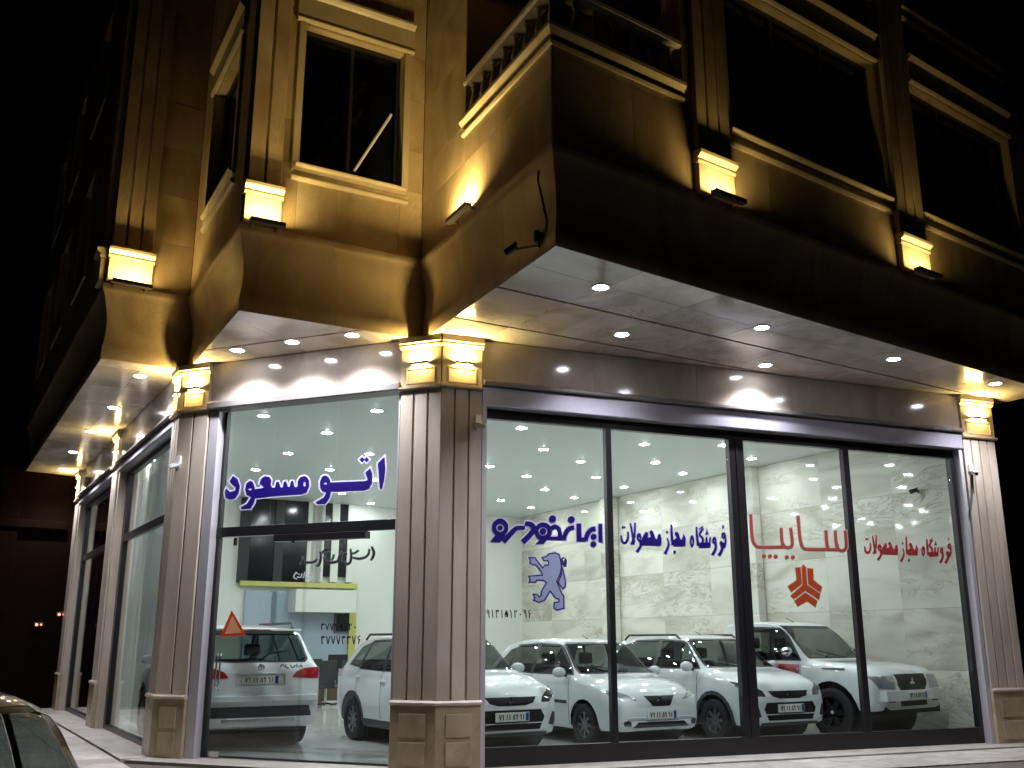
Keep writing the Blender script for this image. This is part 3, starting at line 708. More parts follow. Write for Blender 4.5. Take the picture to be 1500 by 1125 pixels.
def washer(fr, s0, s1, n0, z, power, lab, grp, spread=165, nm="wall_washer_lamp", h=.06, dn=.09, down=0.0, wn=.0):
    """bar-shaped up-light: dark housing open at the top, glowing lens, its own light"""
    r = empty(nm, fr.p((s0 + s1) / 2, n0, z))
    hs = fr.hexa(MB(), s0, s1, n0 + .004, n0 + dn, z, z + h - .012); fr.hexa(hs, s0, s1, n0 + dn - .008, n0 + dn, z + h - .012, z + h)
    fr.hexa(hs, s0, s1, n0 + .004, n0 + .012, z + h - .012, z + h)
    hs.build("housing", "lamp_housing", r, False, .002)
    fr.box("lens", "warm_lens", r, s0 + .01, s1 - .01, n0 + .013, n0 + dn - .009, z + h - .0115, z + h - .006)
    for s in (s0 + .06, s1 - .06): fr.box("bracket", "lamp_housing", r, s - .012, s + .012, wn, n0 + .005, z - .0, z + h * .5)
    l = bpy.data.lights.new("lamp_light", 'AREA'); l.shape = 'RECTANGLE'; l.size = (s1 - s0) * .95; l.size_y = .04
    l.energy = power; l.color = (1.0, .74, .27); l.spread = math.radians(spread)
    o = bpy.data.objects.new("lamp_light", l); COL.objects.link(o)
    X = fr.d; Z = Vector((0, 0, -1)) + fr.n * .0; Z.normalize(); Y = Z.cross(X)
    o.matrix_basis = Matrix.Translation(fr.p((s0 + s1) / 2, n0 + dn * .5 + .004, z + h + .001)) @ Matrix((X, Y, Z)).transposed().to_4x4()
    o.parent = r; o.matrix_parent_inverse = r.matrix_basis.inverted()
    if down > 0:      # an up-and-down lamp also glows below
        l2 = l.copy(); l2.energy = power * down; o2 = bpy.data.objects.new("lamp_light", l2); COL.objects.link(o2)
        fr.box("lower_lens", "warm_lens", r, s0 + .02, s1 - .02, n0 + .02, n0 + dn - .012, z - .004, z + .001)
        o2.matrix_basis = Matrix.Translation(fr.p((s0 + s1) / 2, n0 + dn * .5 + .004, z - .006)) @ Matrix((X, -Y, -Z)).transposed().to_4x4()
        o2.parent = r; o2.matrix_parent_inverse = r.matrix_basis.inverted()
    tag(r, lab, "lamp", grp); return r
UP = 28.0
G = "up-lights on the upper floor ledge"
washer(fm, 2.28, 2.84, .19, 6.79, UP * .6, "bar-shaped up-light below the lit plinth block beside the corner balcony", G)
washer(fm, 6.56, 7.18, .19, 6.79, UP * .6, "bar-shaped up-light below the lit plinth block between the two wide dark windows", G)
washer(fb, 1.22, 1.86, .06, 6.88, 70.0, "bar-shaped up-light on the bare wall below the balcony balusters", G)
washer(FU["mid"], .06, .52, .19, 6.79, UP, "bar-shaped up-light below the lit plinth block beside the square dark window", G)
washer(FU["pil"], .06, .64, .19, 6.79, UP, "bar-shaped up-light below the plinth block over the side street", G)
G = "up-lights on the pillar capitals"
CP = 30.0
for fr, a, b, lab in ((FA, .17, .45, "small up-light bar on corner pillar capital, face towards the wide shop window"),
                      (FB, .17, .46, "small up-light bar on corner pillar capital, face towards the entrance"),
                      (FB, 4.02, 4.27, "small up-light bar on the capital of the pillar left of the entrance, entrance face"),
                      (FC, .14, .38, "small up-light bar on the capital of the pillar left of the entrance, street face"),
                      (FA, 9.47, 9.85, "small up-light bar on the capital of the end pillar beside the wide shop window"),
                      (FC, 5.65, 5.95, "small up-light bar on capital of the middle side-street pillar"),
                      (FC, 11.25, 11.55, "small up-light bar on capital of the last side-street pillar")):
    washer(fr, a, b, .02, 5.285, CP, lab, G, 170, h=.035, dn=.06, down=.28)

# ================================================================== surveillance cameras
def cctv(base, aim, nrm, lab, arm=.12, sc=.75, body="white_plastic", box=True):
    base = Vector(base); nrm = Vector(nrm).normalized(); aim = Vector(aim).normalized(); r = empty("security_camera", base)
    side = nrm.cross(Vector((0, 0, 1))).normalized(); up = Vector((0, 0, 1))
    if box:
        mb = MB(); w, hh, dd = .06 * sc, .085 * sc, .06 * sc
        o = base + up * .13 * sc
        mb.hexa([o - side * w - up * hh, o + side * w - up * hh, o + side * w - up * hh + nrm * dd, o - side * w - up * hh + nrm * dd, o - side * w + up * hh, o + side * w + up * hh, o + side * w + up * hh + nrm * dd, o - side * w + up * hh + nrm * dd])
        mb.build("junction_box", body, r, False, .006)
    c = base + nrm * arm * sc
    MB().tube([base, base + nrm * .012 * sc], .04 * sc, 12).build("mount_plate", body, r, True)
    MB().tube([base, base + nrm * arm * .6 * sc, c], [.014 * sc, .014 * sc, .018 * sc], 8).build("arm", body, r, True)
    MB().tube([c - aim * .09 * sc, c - aim * .08 * sc, c + aim * .09 * sc], [.03 * sc, .042 * sc, .042 * sc], 14).build("body", body, r, True)
    MB().tube([c + aim * .088 * sc, c + aim * .097 * sc], [.036 * sc, .036 * sc], 14).build("lens", "black_plastic", r, True)
    sh = c + up * .045 * sc; s2 = aim.cross(up).normalized()
    mb = MB().hexa([sh - s2 * .045 * sc - aim * .09 * sc, sh + s2 * .045 * sc - aim * .09 * sc, sh + s2 * .045 * sc + aim * .12 * sc, sh - s2 * .045 * sc + aim * .12 * sc] + [q + up * .008 for q in (sh - s2 * .04 * sc - aim * .09 * sc, sh + s2 * .04 * sc - aim * .09 * sc, sh + s2 * .04 * sc + aim * .12 * sc, sh - s2 * .04 * sc + aim * .12 * sc)])
    mb.build("sun_shield", body, r)
    tag(r, lab, "camera"); return r
s, z = FA.sz(693, 625); cctv(FA.p(.53, 0, z), FA.d * .9 + FA.n * .5 + Vector((0, 0, -.35)), FA.n, "white security camera with box mount high on the corner pillar")
s, z = FB.sz(262, 684); cctv(FB.p(s, 0, z), FC.d * .2 - FB.d * -.6 + FB.n * .8 + Vector((0, 0, -.35)), FB.n, "security camera with box mount on the pillar left of the entrance")
s, z = FA.sz(1416, 694); cc = cctv(FA.p(9.38, 0, z), FA.n * .9 - FA.d * .35 + Vector((0, 0, -.3)), FA.n, "security camera with hanging conduit on the end pillar beside the wide shop window")
q = FA.p(9.38, .01, z); MB().tube([q + Vector((0, 0, -.03)), FA.p(9.36, .015, z - .25), FA.p(9.31, .02, z - .48), FA.p(9.27, .02, z - .62)], .018, 8).build("conduit", "grey_plastic", cc, True)
s, z = fb.sz(766, 366); cb_ = Fr(Q[4], Q[5] - Q[4])
s, z = cb_.sz(793, 355); q = cb_.p(s, 0.0, z)
c4 = cctv(cb_.p(s - .02, .012, z - .03), -cb_.d * .75 + cb_.n * .5 + Vector((0, 0, -.45)), cb_.n - cb_.d * 1.2, "dark security camera with a dangling cable under the corner balcony", .42, .8, "grey_plastic")
pts = []
for (x, y) in ((789, 250), (788, 265), (793, 285), (797, 305), (801, 322), (800, 340)):
    pts.append(fb.px(x, y, .03))
MB().tube(pts, .014, 6).build("cable", "cable_black", c4, True)
s, z = FR_.sz(1345, 720); cctv(FR_.p(s, 0, z), FR_.n * .7 - FR_.d * .7 + Vector((0, 0, -.3)), FR_.n, "small dark security camera on the marble wall inside the showroom", .14, .8, "grey_plastic", False)

# ================================================================== neighbours in the dark
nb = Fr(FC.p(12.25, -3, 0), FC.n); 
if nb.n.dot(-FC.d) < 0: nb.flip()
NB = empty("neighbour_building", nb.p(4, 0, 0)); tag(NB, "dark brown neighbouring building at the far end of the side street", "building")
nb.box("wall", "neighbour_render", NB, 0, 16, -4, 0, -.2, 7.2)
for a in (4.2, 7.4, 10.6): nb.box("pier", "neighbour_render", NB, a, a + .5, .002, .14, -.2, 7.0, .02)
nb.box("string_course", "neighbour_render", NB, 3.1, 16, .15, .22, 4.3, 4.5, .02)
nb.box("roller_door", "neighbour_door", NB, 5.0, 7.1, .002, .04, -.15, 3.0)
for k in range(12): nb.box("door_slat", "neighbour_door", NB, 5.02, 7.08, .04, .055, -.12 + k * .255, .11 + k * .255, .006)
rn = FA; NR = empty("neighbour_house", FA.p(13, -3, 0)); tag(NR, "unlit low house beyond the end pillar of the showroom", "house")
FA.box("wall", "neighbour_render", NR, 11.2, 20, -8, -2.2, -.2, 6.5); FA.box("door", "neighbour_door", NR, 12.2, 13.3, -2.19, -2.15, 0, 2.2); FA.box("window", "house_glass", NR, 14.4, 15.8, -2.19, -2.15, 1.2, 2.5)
for (x, y), lab in (((57, 915), "small red signal lamp on the dark wall, the lower one towards the road"), ((90, 900), "small red signal lamp on the dark wall, the upper one beside the showroom")):
    p = nb.px(x, y, .22); r = empty("signal_lamp", p); tag(r, lab, "lamp", "red signal lamps")
    a = (p - nb.o).dot(nb.d)
    nb.box("housing", "black_plastic", r, a - .11, a + .11, .142, .20, p.z - .06, p.z + .06, .01)
    for k in (-1, 1):
        c = nb.p(a + k * .05, .2, p.z); MB().tube([c, c + nb.n * .015], .032 if k > 0 else .02, 10).build("lens", "red_led", r, True)
# ================================================================== lettering on the glass
def poly_mesh(loops, off):
    cu = bpy.data.curves.new("tmp", 'CURVE'); cu.dimensions = '2D'; cu.fill_mode = 'BOTH'; cu.offset = off
    for lp in loops:
        sp = cu.splines.new('POLY'); sp.points.add(len(lp) - 1); sp.use_cyclic_u = True
        for p, (x, y) in zip(sp.points, lp): p.co = (x, -y, 0, 1)
    o = bpy.data.objects.new("tmp", cu); me = o.to_mesh()
    v = [(q.co.x, -q.co.y) for q in me.vertices]; f = [tuple(p.vertices) for p in me.polygons]
    o.to_mesh_clear(); bpy.data.objects.remove(o); bpy.data.curves.remove(cu)
    return v, f
def area(lp): return sum(a[0] * b[1] - b[0] * a[1] for a, b in zip(lp, lp[1:] + lp[:1]))
def cw(lp): return lp if area(lp) > 0 else lp[::-1]
def disc(cx, cy, r, ry=None, n=16): return [(cx + r * math.cos(2 * math.pi * i / n), cy + (ry or r) * math.sin(2 * math.pi * i / n)) for i in range(n)]
def smooth_pts(pts, k=5):
    if len(pts) < 3: return pts
    out = []
    P = [pts[0]] + list(pts) + [pts[-1]]
    for i in range(1, len(P) - 2):
        for j in range(k):
            t = j / k; q = []
            for c in range(len(pts[0])):
                a, b, d, e = P[i - 1][c], P[i][c], P[i + 1][c], P[i + 2][c]
                q.append(.5 * ((2 * b) + (-a + d) * t + (2 * a - 5 * b + 4 * d - e) * t * t + (-a + 3 * b - 3 * d + e) * t ** 3))
            out.append(tuple(q))
    out.append(tuple(pts[-1])); return out
def rib(pts, w, sm=True):
    """a pen stroke as a closed outline; w is one width or one per point"""
    ws = w if isinstance(w, (list, tuple)) else [w] * len(pts)
    P = [(x, y, q) for (x, y), q in zip(pts, ws)]
    if sm: P = smooth_pts(P)
    lt, rt = [], []
    for i, (x, y, q) in enumerate(P):
        a = P[max(0, i - 1)]; b = P[min(len(P) - 1, i + 1)]; dx, dy = b[0] - a[0], b[1] - a[1]; l = math.hypot(dx, dy) or 1
        lt.append((x - dy / l * q / 2, y + dx / l * q / 2)); rt.append((x + dy / l * q / 2, y - dx / l * q / 2))
    return lt + rt[::-1]
def sticker(name, fr, n, region, scale, layers, label, cat="lettering", group=None, tf=None):
    """layers: (part name, material, offset in picture units, [pieces]); a piece = one loop or [outer, hole, ...]"""
    root = empty(name, (0, 0, 0)); first = None; dep = 0.0
    for pname, m, off, pieces in layers:
        mb = MB()
        for pc in pieces:
            loops = [pc] if isinstance(pc[0], tuple) else pc
            loops = [cw(loops[0])] + [cw(l)[::-1] for l in loops[1:]]
            if tf: loops = [[tf(*p) for p in l] for l in loops]
            v, f = poly_mesh(loops, off)
            dep += .0003; k = len(mb.v)
            for (x, y) in v:
                p = fr.px(region[0] + x / scale, region[1] + y / scale, n + dep); mb.v.append(tuple(p))
                if first is None: first = p.copy()
            mb.f += [tuple(i + k for i in q) for q in f]
        dep += .001
        root.matrix_basis = Matrix.Translation(first)
        me = mb.mesh(pname, m, False, 0, False)
        # face the street
        o = link(pname, me); put(o, root)
    tag(root, label, cat, group); return root
gA, gB = GN + .006, GN + .006
OFS = -1.0      # sign of curve offset that grows an outline (set below)
v0, _ = poly_mesh([cw([(0, 0), (10, 0), (10, 10), (0, 10)])], 1.0)
OFS = 1.0 if max(p[0] for p in v0) > 10.5 else -1.0

# --- name over the entrance
NAME = [
    [(1402, 52), (1345, 110), (1354, 200), (1362, 318), (1378, 327), (1400, 240), (1409, 150)],
    [(1213, 54), (1237, 77), (1213, 99), (1190, 77)], [(1250, 54), (1272, 76), (1250, 98), (1230, 76)],
    [(1282, 148), (1240, 188), (1252, 220), (1262, 246), (1240, 258), (940, 270), (940, 346), (1230, 335), (1272, 318), (1295, 275), (1299, 195)],
    [[(900, 208), (872, 224), (857, 262), (858, 315), (876, 342), (912, 352), (890, 395), (820, 437), (836, 450), (906, 446), (938, 398), (951, 345), (950, 300), (942, 248), (924, 217)], [(884, 283), (900, 266), (917, 270), (912, 288)]],
    [[(722, 214), (688, 226), (670, 258), (668, 300), (655, 312), (640, 300), (632, 258), (612, 258), (602, 306), (588, 308), (572, 260), (552, 264), (542, 310), (526, 312), (508, 262), (490, 266), (480, 310), (455, 314), (440, 290), (446, 248), (430, 222), (388, 217), (358, 240), (346, 280), (372, 296), (384, 312), (340, 322), (296, 326), (296, 404), (360, 396), (440, 386), (540, 378), (640, 372), (700, 368), (745, 352), (768, 300), (764, 248), (745, 221)], [(722, 262), (738, 268), (736, 300), (722, 304), (716, 284)]],
    [[(265, 254), (236, 278), (225, 328), (238, 374), (276, 392), (242, 448), (190, 478), (194, 492), (272, 489), (302, 440), (312, 395), (306, 310), (290, 264)], [(248, 330), (264, 315), (284, 322), (274, 338)]],
    [(122, 213), (94, 258), (116, 288), (148, 312), (138, 338), (96, 350), (66, 318), (54, 345), (60, 398), (92, 413), (140, 405), (170, 362), (181, 300), (162, 242)],
]
sticker("window_lettering", FB, gB, (320, 660), 5.769, [("outline", "vinyl_halo", OFS * 13, NAME), ("letters", "vinyl_blue", 0, NAME)], "large dark blue name lettering with pale outline on the glass over the entrance")
# --- maker's name and lion emblem on the first pane
MK = [
    [(1104, 174), (1138, 174), (1143, 346), (1104, 331)],
    rib([(1078, 216), (1040, 224), (1005, 262), (985, 322)], 42), [(903, 168), (946, 168), (950, 296), (1004, 296), (990, 332), (906, 330)],
    disc(1060, 289, 28), disc(1058, 356, 27),
    rib([(882, 204), (842, 212), (806, 252), (786, 318)], 40), disc(855, 132, 32),
    [(800, 320), (610, 316), (616, 286), (800, 290)],
    rib([(672, 214), (704, 196), (742, 224), (756, 300)], 40), disc(683, 126, 33),
    [disc(598, 240, 80, 84, 24), disc(596, 240, 40, 40, 18)], disc(596, 240, 30, 30, 16),
    [(632, 296), (622, 330), (602, 354), (530, 354), (582, 300)],
    rib([(432, 168), (486, 176), (512, 218), (480, 268), (410, 338)], [40, 46, 50, 48, 50]),
    rib([(432, 206), (356, 210), (306, 256), (232, 334)], [34, 40, 46, 52]),
    [disc(204, 205, 76, 84, 24), disc(204, 208, 36, 36, 18)], disc(204, 208, 24, 24, 14),
    [(170, 262), (112, 336), (204, 341), (272, 246)],
]
sticker("window_lettering", FA, gA, (700, 740), 6.25, [("outline", "vinyl_halo", OFS * 11, [p if isinstance(p[0], tuple) else p[0] for p in MK]), ("letters", "vinyl_blue", 0, MK)], "bold dark blue geometric lettering above the lion emblem on the wide shop window")
LION = [(468, 480), (522, 480), (548, 515), (592, 576), (618, 546), (642, 552), (650, 530), (640, 506), (606, 510), (588, 482), (630, 466), (652, 446), (708, 436), (744, 454), (757, 500), (766, 570), (750, 640), (722, 700), (748, 760), (766, 806), (786, 830), (788, 944), (722, 960), (696, 940), (700, 892), (742, 886), (744, 862), (710, 850), (662, 784), (612, 868), (560, 890), (510, 870), (522, 852), (508, 816), (542, 816), (562, 842), (578, 830), (582, 790), (628, 710), (600, 688), (536, 686), (530, 706), (470, 704), (480, 680), (466, 650), (592, 640), (574, 600), (530, 546), (500, 546), (474, 530), (482, 505)]
TAIL = [(768, 556), (786, 620), (803, 700), (800, 748), (778, 766), (758, 742), (736, 706), (764, 640)]
CURL = rib([(796, 560), (800, 506), (780, 492), (768, 540)], 18)
sticker("lion_emblem", FA, gA, (700, 740), 6.25, [("border", "vinyl_halo", OFS * 14, [LION, TAIL]), ("outline", "vinyl_navy", OFS * 6, [LION, TAIL, CURL]), ("fill", "vinyl_lilac", -OFS * 6, [LION, TAIL])], "pale blue rearing lion emblem with dark outline on the shop window", "emblem")
# --- dealer line, blue and red
DL = [
    rib([(206, 240), (208, 320), (178, 378), (136, 360), (122, 285)], [16, 26, 34, 30, 14]), disc(144, 186, 13), disc(166, 186, 11),
    rib([(238, 138), (262, 270), (284, 372)], [18, 24, 26], False), rib([(294, 132), (288, 290), (258, 384)], [20, 26, 28], False), [(240, 372), (290, 372), (286, 396), (244, 396)],
    [(335, 352), (370, 404), (612, 412), (618, 330), (602, 268), (578, 276), (560, 340), (540, 318), (512, 240), (490, 224), (468, 242), (492, 300), (452, 318), (452, 252), (424, 244), (388, 300), (372, 340)],
    [disc(342, 306, 30, 48), disc(344, 318, 9, 14, 8)], rib([(364, 350), (360, 420), (316, 486)], [24, 30, 34]),
    rib([(688, 320), (704, 400), (660, 510)], [16, 22, 36]), disc(685, 245, 12, 16),
    rib([(738, 158), (742, 270), (752, 400)], [18, 26, 28], False), [(745, 350), (768, 416), (908, 416), (912, 320), (886, 268), (866, 344), (846, 326), (820, 252), (790, 238), (776, 262), (806, 316)], disc(777, 490, 15, 22),
    [disc(990, 356, 27, 72), disc(990, 362, 9, 30, 8)],
    rib([(1044, 186), (1050, 280), (1064, 410)], [18, 26, 28], False), rib([(1126, 200), (1082, 272), (1122, 326), (1112, 410)], 24), rib([(1078, 208), (1124, 176)], 14, False),
    [(1058, 376), (1082, 438), (1214, 430), (1220, 306), (1204, 304), (1196, 372), (1180, 372), (1174, 306), (1158, 306), (1152, 372), (1100, 372)], [(1152, 272), (1172, 212), (1192, 272)],
    [disc(1262, 346, 26, 42), disc(1262, 352, 8, 14, 8)], rib([(1276, 370), (1280, 440), (1240, 524)], [22, 28, 36]),
    [disc(1374, 286, 26, 40), disc(1374, 292, 8, 14, 8)], rib([(1396, 280), (1400, 360), (1384, 430)], [14, 22, 26]), [(1326, 376), (1340, 352), (1396, 384), (1390, 440), (1344, 436)], rib([(1362, 410), (1352, 470), (1316, 528)], [26, 30, 38]), disc(1368, 182, 10, 20),
]
HD = [p if isinstance(p[0], tuple) else p[0] for p in DL]
sticker("window_lettering", FA, gA, (895, 750), 8.333, [("outline", "vinyl_halo", OFS * 10, HD), ("letters", "vinyl_blue", 0, DL)], "dark blue cursive dealer lettering on the second pane of the wide shop window")
redtf = lambda x, y: (105 + (x - 110) * .9884, 8 + y * 1.02)
sticker("window_lettering", FA, gA, (1255, 770), 10.0, [("outline", "vinyl_pink", OFS * 7, HD), ("letters", "vinyl_red", 0, DL)], "small red cursive dealer lettering on the last pane beside the end pillar", tf=redtf)
# --- slender red-brown name and orange emblem on the third pane
SA = [rib([(1076, 262), (1088, 400), (1078, 452), (1040, 468), (1004, 452), (990, 400)], 30), rib([(974, 262), (984, 400), (1002, 452)], 30), rib([(1004, 458), (900, 456), (680, 452), (634, 424), (610, 330), (590, 112)], 30), rib([(878, 260), (888, 400), (902, 450)], 30),
      rib([(514, 236), (532, 390), (510, 432), (460, 432), (436, 400)], 30), rib([(416, 236), (424, 360), (436, 425)], 30), rib([(440, 432), (200, 430), (150, 408), (120, 330), (104, 94)], 30)] + [disc(x, y, 20) for x, y in ((240, 525), (300, 527), (360, 530), (475, 537), (537, 537))]
sticker("window_lettering", FA, gA, (1085, 740), 7.03, [("outline", "vinyl_pink", OFS * 8, SA), ("letters", "vinyl_brick", 0, SA)], "slender brick red lettering with long strokes on the third shop window pane")
EM = [[(563, 645), (616, 640), (628, 812), (522, 894), (486, 836), (578, 772)],
      [(628, 640), (646, 612), (672, 640), (684, 822), (818, 912), (806, 972), (666, 880), (548, 966), (514, 934), (638, 822)],
      [(686, 650), (744, 656), (750, 772), (836, 842), (822, 898), (696, 812)],
      [(665, 900), (788, 984), (770, 1048), (684, 988), (588, 1042), (553, 986)]]
sticker("maker_emblem", FA, gA, (1085, 740), 7.03, [("border", "vinyl_pink", OFS * 8, EM), ("shards", "vinyl_orange", 0, EM)], "orange three-pointed emblem of angular bands on the third shop window pane", "emblem")
# --- telephone numbers in Persian figures
DG = {'3': [[(.22, .05), (.26, .5), (.32, 1)], [(.22, .05), (.32, .27), (.46, .27), (.53, .06)], [(.53, .06), (.62, .28), (.80, .25), (.86, .04)]],
      '7': [[(.08, .04), (.5, 1)], [(.5, 1), (.92, .04)]], '5': [[(.5, .05), (.1, .6), (.22, .93), (.5, .78), (.78, .93), (.9, .6), (.5, .05)]],
      '2': [[(.24, .05), (.28, .5), (.34, 1)], [(.24, .05), (.38, .28), (.72, .27), (.82, .05)]], '1': [[(.32, .05), (.5, .35), (.56, 1)]],
      '9': [[(.72, .3), (.6, .06), (.34, .06), (.2, .28), (.38, .46), (.72, .34)], [(.72, .2), (.76, .6), (.84, 1)]], '6': [[(.82, .08), (.42, .08), (.26, .3), (.42, .48), (.7, .4)], [(.7, .4), (.48, .7), (.4, 1)]], '0': None}
def digits(txt, x0, x1, y0, y1, w, slope=0.0):
    out = []; cwid = (x1 - x0) / len(txt)
    for i, ch_ in enumerate(txt):
        ox = x0 + i * cwid; yy = slope * (ox - x0)
        if DG[ch_] is None: out.append([(a, b) for a, b in disc(ox + cwid * .5, (y0 + y1) / 2 + yy + (y1 - y0) * .1, w * .9, w * .9, 8)]); continue
        for st in DG[ch_]:
            out.append(rib([(ox + cwid * (.08 + .8 * a), y0 + (y1 - y0) * b + yy) for a, b in st], w, False))
    return out
NUM = digits("37775720", 105, 715, 258, 372, 17, 0.0) + digits("37773376", 105, 785, 462, 604, 18, 0.0)
sticker("phone_lettering", FB, -.195 + .006, (460, 890), 11.25, [("figures", "vinyl_black", 0, NUM)], "two rows of small black telephone figures on the entrance door glass")
sticker("phone_lettering", FA, gA, (700, 740), 6.25, [("figures", "vinyl_black", 0, digits("09131512096", 30, 495, 955, 1032, 9, 0.0))], "one row of small black telephone figures low on the wide shop window")
CAL = [rib(p, w) for p, w in (([(1248, 215), (1276, 290), (1262, 360), (1236, 402)], [14, 22, 20, 10]), ([(1210, 250), (1196, 320), (1140, 368), (1060, 384), (975, 372)], [12, 16, 18, 20, 12]), ([(1046, 266), (1000, 300), (962, 306)], 14),
       ([(936, 250), (944, 360), (926, 440), (880, 464), (858, 430)], [10, 16, 18, 18, 12]), ([(868, 300), (836, 330), (822, 424)], [10, 16, 14]), ([(812, 300), (770, 350), (745, 420), (640, 442), (560, 424), (548, 352)], [12, 16, 20, 22, 18, 10]),
       ([(690, 330), (680, 372), (660, 400)], 12), ([(620, 262), (560, 262), (520, 300)], 14), ([(502, 300), (494, 400), (470, 474), (436, 488)], [12, 18, 18, 12]), ([(445, 392), (400, 430), (320, 440), (244, 426), (236, 362)], [12, 18, 20, 18, 10]), ([(236, 430), (200, 462)], 14))] + [disc(800, 300, 10), disc(870, 312, 10), disc(490, 296, 9)]
sticker("verse_lettering", FB, -.195 + .006, (420, 780), 10.0, [("outline", "vinyl_grey", OFS * 12, CAL), ("letters", "vinyl_black", 0, CAL)], "small grey calligraphic line at the top of the entrance door glass")
WL = [rib(p, 17) for p in ([(378, 592), (372, 650), (330, 676), (300, 650)], [(352, 600), (330, 630)], [(290, 572), (284, 650)], [(262, 576), (250, 652), (232, 660)], [(222, 600), (212, 650), (180, 656), (150, 648)], [(190, 606), (170, 620)], [(140, 592), (112, 620), (104, 660), (150, 684)], [(128, 580), (160, 600)], [(316, 640), (300, 690), (270, 684)])]
sticker("verse_lettering", FB, -.195 + .006, (420, 780), 10.0, [("letters", "vinyl_white", 0, WL)], "very small white handwritten line on the entrance door glass")
BL = [rib([(x + 410, y + 972) for x, y in p], 1.6) for p in ([(1, 5), (4, 1), (7, 5)], [(9, 1), (9, 6), (13, 6)], [(15, 2), (19, 6), (23, 2)], [(25, 0), (25, 6)], [(27, 5), (31, 3), (33, 6)])]
sticker("note_lettering", FB, -.195 + .006, (0, 0), 1.0, [("letters", "vinyl_black", 0, BL)], "tiny black handwritten word on the entrance door glass below the crossover's rear window")
# --- orange warning triangle on the entrance glass
T0 = [(322, 933), (339.5, 894), (361, 930.5)]; T1 = [(328.5, 929), (340.3, 902), (354, 927)]
sticker("warning_triangle", FB, -.195 + .006, (0, 0), 1.0, [("border", "sign_red", 0, [[T0, T1]]), ("field", "sign_orange", 0, [T1])], "orange warning triangle with red border stuck on the entrance glass", "sign")
# ================================================================== cars
def paint(name, col, flake=0.0):
    m, N, L, B = mat(name)
    B.inputs["Base Color"].default_value = (*col, 1); B.inputs["Roughness"].default_value = .38
    B.inputs["Coat Weight"].default_value = 1.0; B.inputs["Coat Roughness"].default_value = .015; B.inputs["Metallic"].default_value = flake
    tc = N.new("ShaderNodeTexCoord"); nz = N.new("ShaderNodeTexNoise"); nz.inputs["Scale"].default_value = 2.5; nz.inputs["Detail"].default_value = 6
    L.new(tc.outputs["Object"], nz.inputs["Vector"])
    mr = N.new("ShaderNodeMapRange"); mr.inputs["To Min"].default_value = .93; mr.inputs["To Max"].default_value = 1.05
    hs = N.new("ShaderNodeHueSaturation"); hs.inputs["Color"].default_value = (*col, 1)
    L.new(nz.outputs["Fac"], mr.inputs["Value"]); L.new(mr.outputs[0], hs.inputs["Value"]); L.new(hs.outputs[0], B.inputs["Base Color"])
    return m
paint("paint_white", (.72, .74, .76)); paint("paint_silver", (.34, .35, .37), .5)
plain("tyre_rubber", (.018, .018, .019), .75, 0, 0, .4, .3, 30, .2)
plain("rim_silver", (.42, .43, .45), .28, .85)
plain("rim_dark", (.03, .03, .032), .4, .4)
plain("trim_black", (.014, .014, .015), .38)
plain("cladding_grey", (.045, .046, .05), .6)
plain("lamp_red", (.36, .012, .02), .12, 0, 1.0)
plain("lamp_pale", (.50, .52, .54), .10, .6, 1.0)
plain("lamp_dark", (.06, .065, .07), .10, .3, 1.0)
plain("lamp_orange", (.60, .18, .03), .15, 0, 1.0)
plain("plate_white", (.70, .70, .66), .4)
plain("plate_blue", (.02, .05, .28), .4)
plain("seat_grey", (.10, .10, .105), .85)
plain("paper_white", (.75, .76, .74), .7)
plain("stripe_red", (.30, .015, .03), .3, 0, .6)
plain("stripe_grey", (.16, .16, .18), .3, 0, .6)

def catmull(rows, step):
    """rows of numbers whose first entry is x (rising) -> finer rows, monotone cubic"""
    xs = [r[0] for r in rows]; out = []; m = len(rows[0])
    def slopes(c):
        d = [(rows[i + 1][c] - rows[i][c]) / (xs[i + 1] - xs[i]) for i in range(len(rows) - 1)]
        t = [d[0]]
        for i in range(1, len(d)): t.append(0 if d[i - 1] * d[i] <= 0 else 2 * d[i - 1] * d[i] / (d[i - 1] + d[i]))
        return t + [d[-1]]
    T = [None] + [slopes(c) for c in range(1, m)]
    for i in range(len(rows) - 1):
        h = xs[i + 1] - xs[i]; k = max(1, math.ceil(h / step))
        for j in range(k):
            t = j / k; r = [xs[i] + h * t]
            for c in range(1, m):
                a, b = rows[i][c], rows[i + 1][c]
                r.append((2 * t ** 3 - 3 * t * t + 1) * a + (t ** 3 - 2 * t * t + t) * h * T[c][i] + (-2 * t ** 3 + 3 * t * t) * b + (t ** 3 - t * t) * h * T[c][i + 1])
            out.append(r)
    out.append(list(rows[-1])); return out
def section(r):
    x, b, zs, zt, w, wt = r; hgt = zs - b
    dr = min(.05, max(.012, (zt - zs) * .25))
    p7 = (w * .955, zs); p10 = (wt, zt - dr)
    def lp(t, bul): return (p7[0] + (p10[0] - p7[0]) * t + bul, p7[1] + (p10[1] - p7[1]) * t)
    pts = [(0, b), (.45 * w, b), (.80 * w, b), (.93 * w, b + .025), (.975 * w, b + .09), (.992 * w, b + .30 * hgt), (w, b + .52 * hgt), (.997 * w, b + .74 * hgt), (.985 * w, zs - .05), p7]
    g_ = max(0.0, min(1.0, (zt - zs) / .4))
    pts += [lp(.25, .012 * g_), lp(.5, .016 * g_), lp(.78, .012 * g_), p10, (wt - min(.07, wt * .15), zt - dr * .42), (wt * .68, zt - dr * .14), (wt * .36, zt - dr * .03), (0, zt)]
    return pts
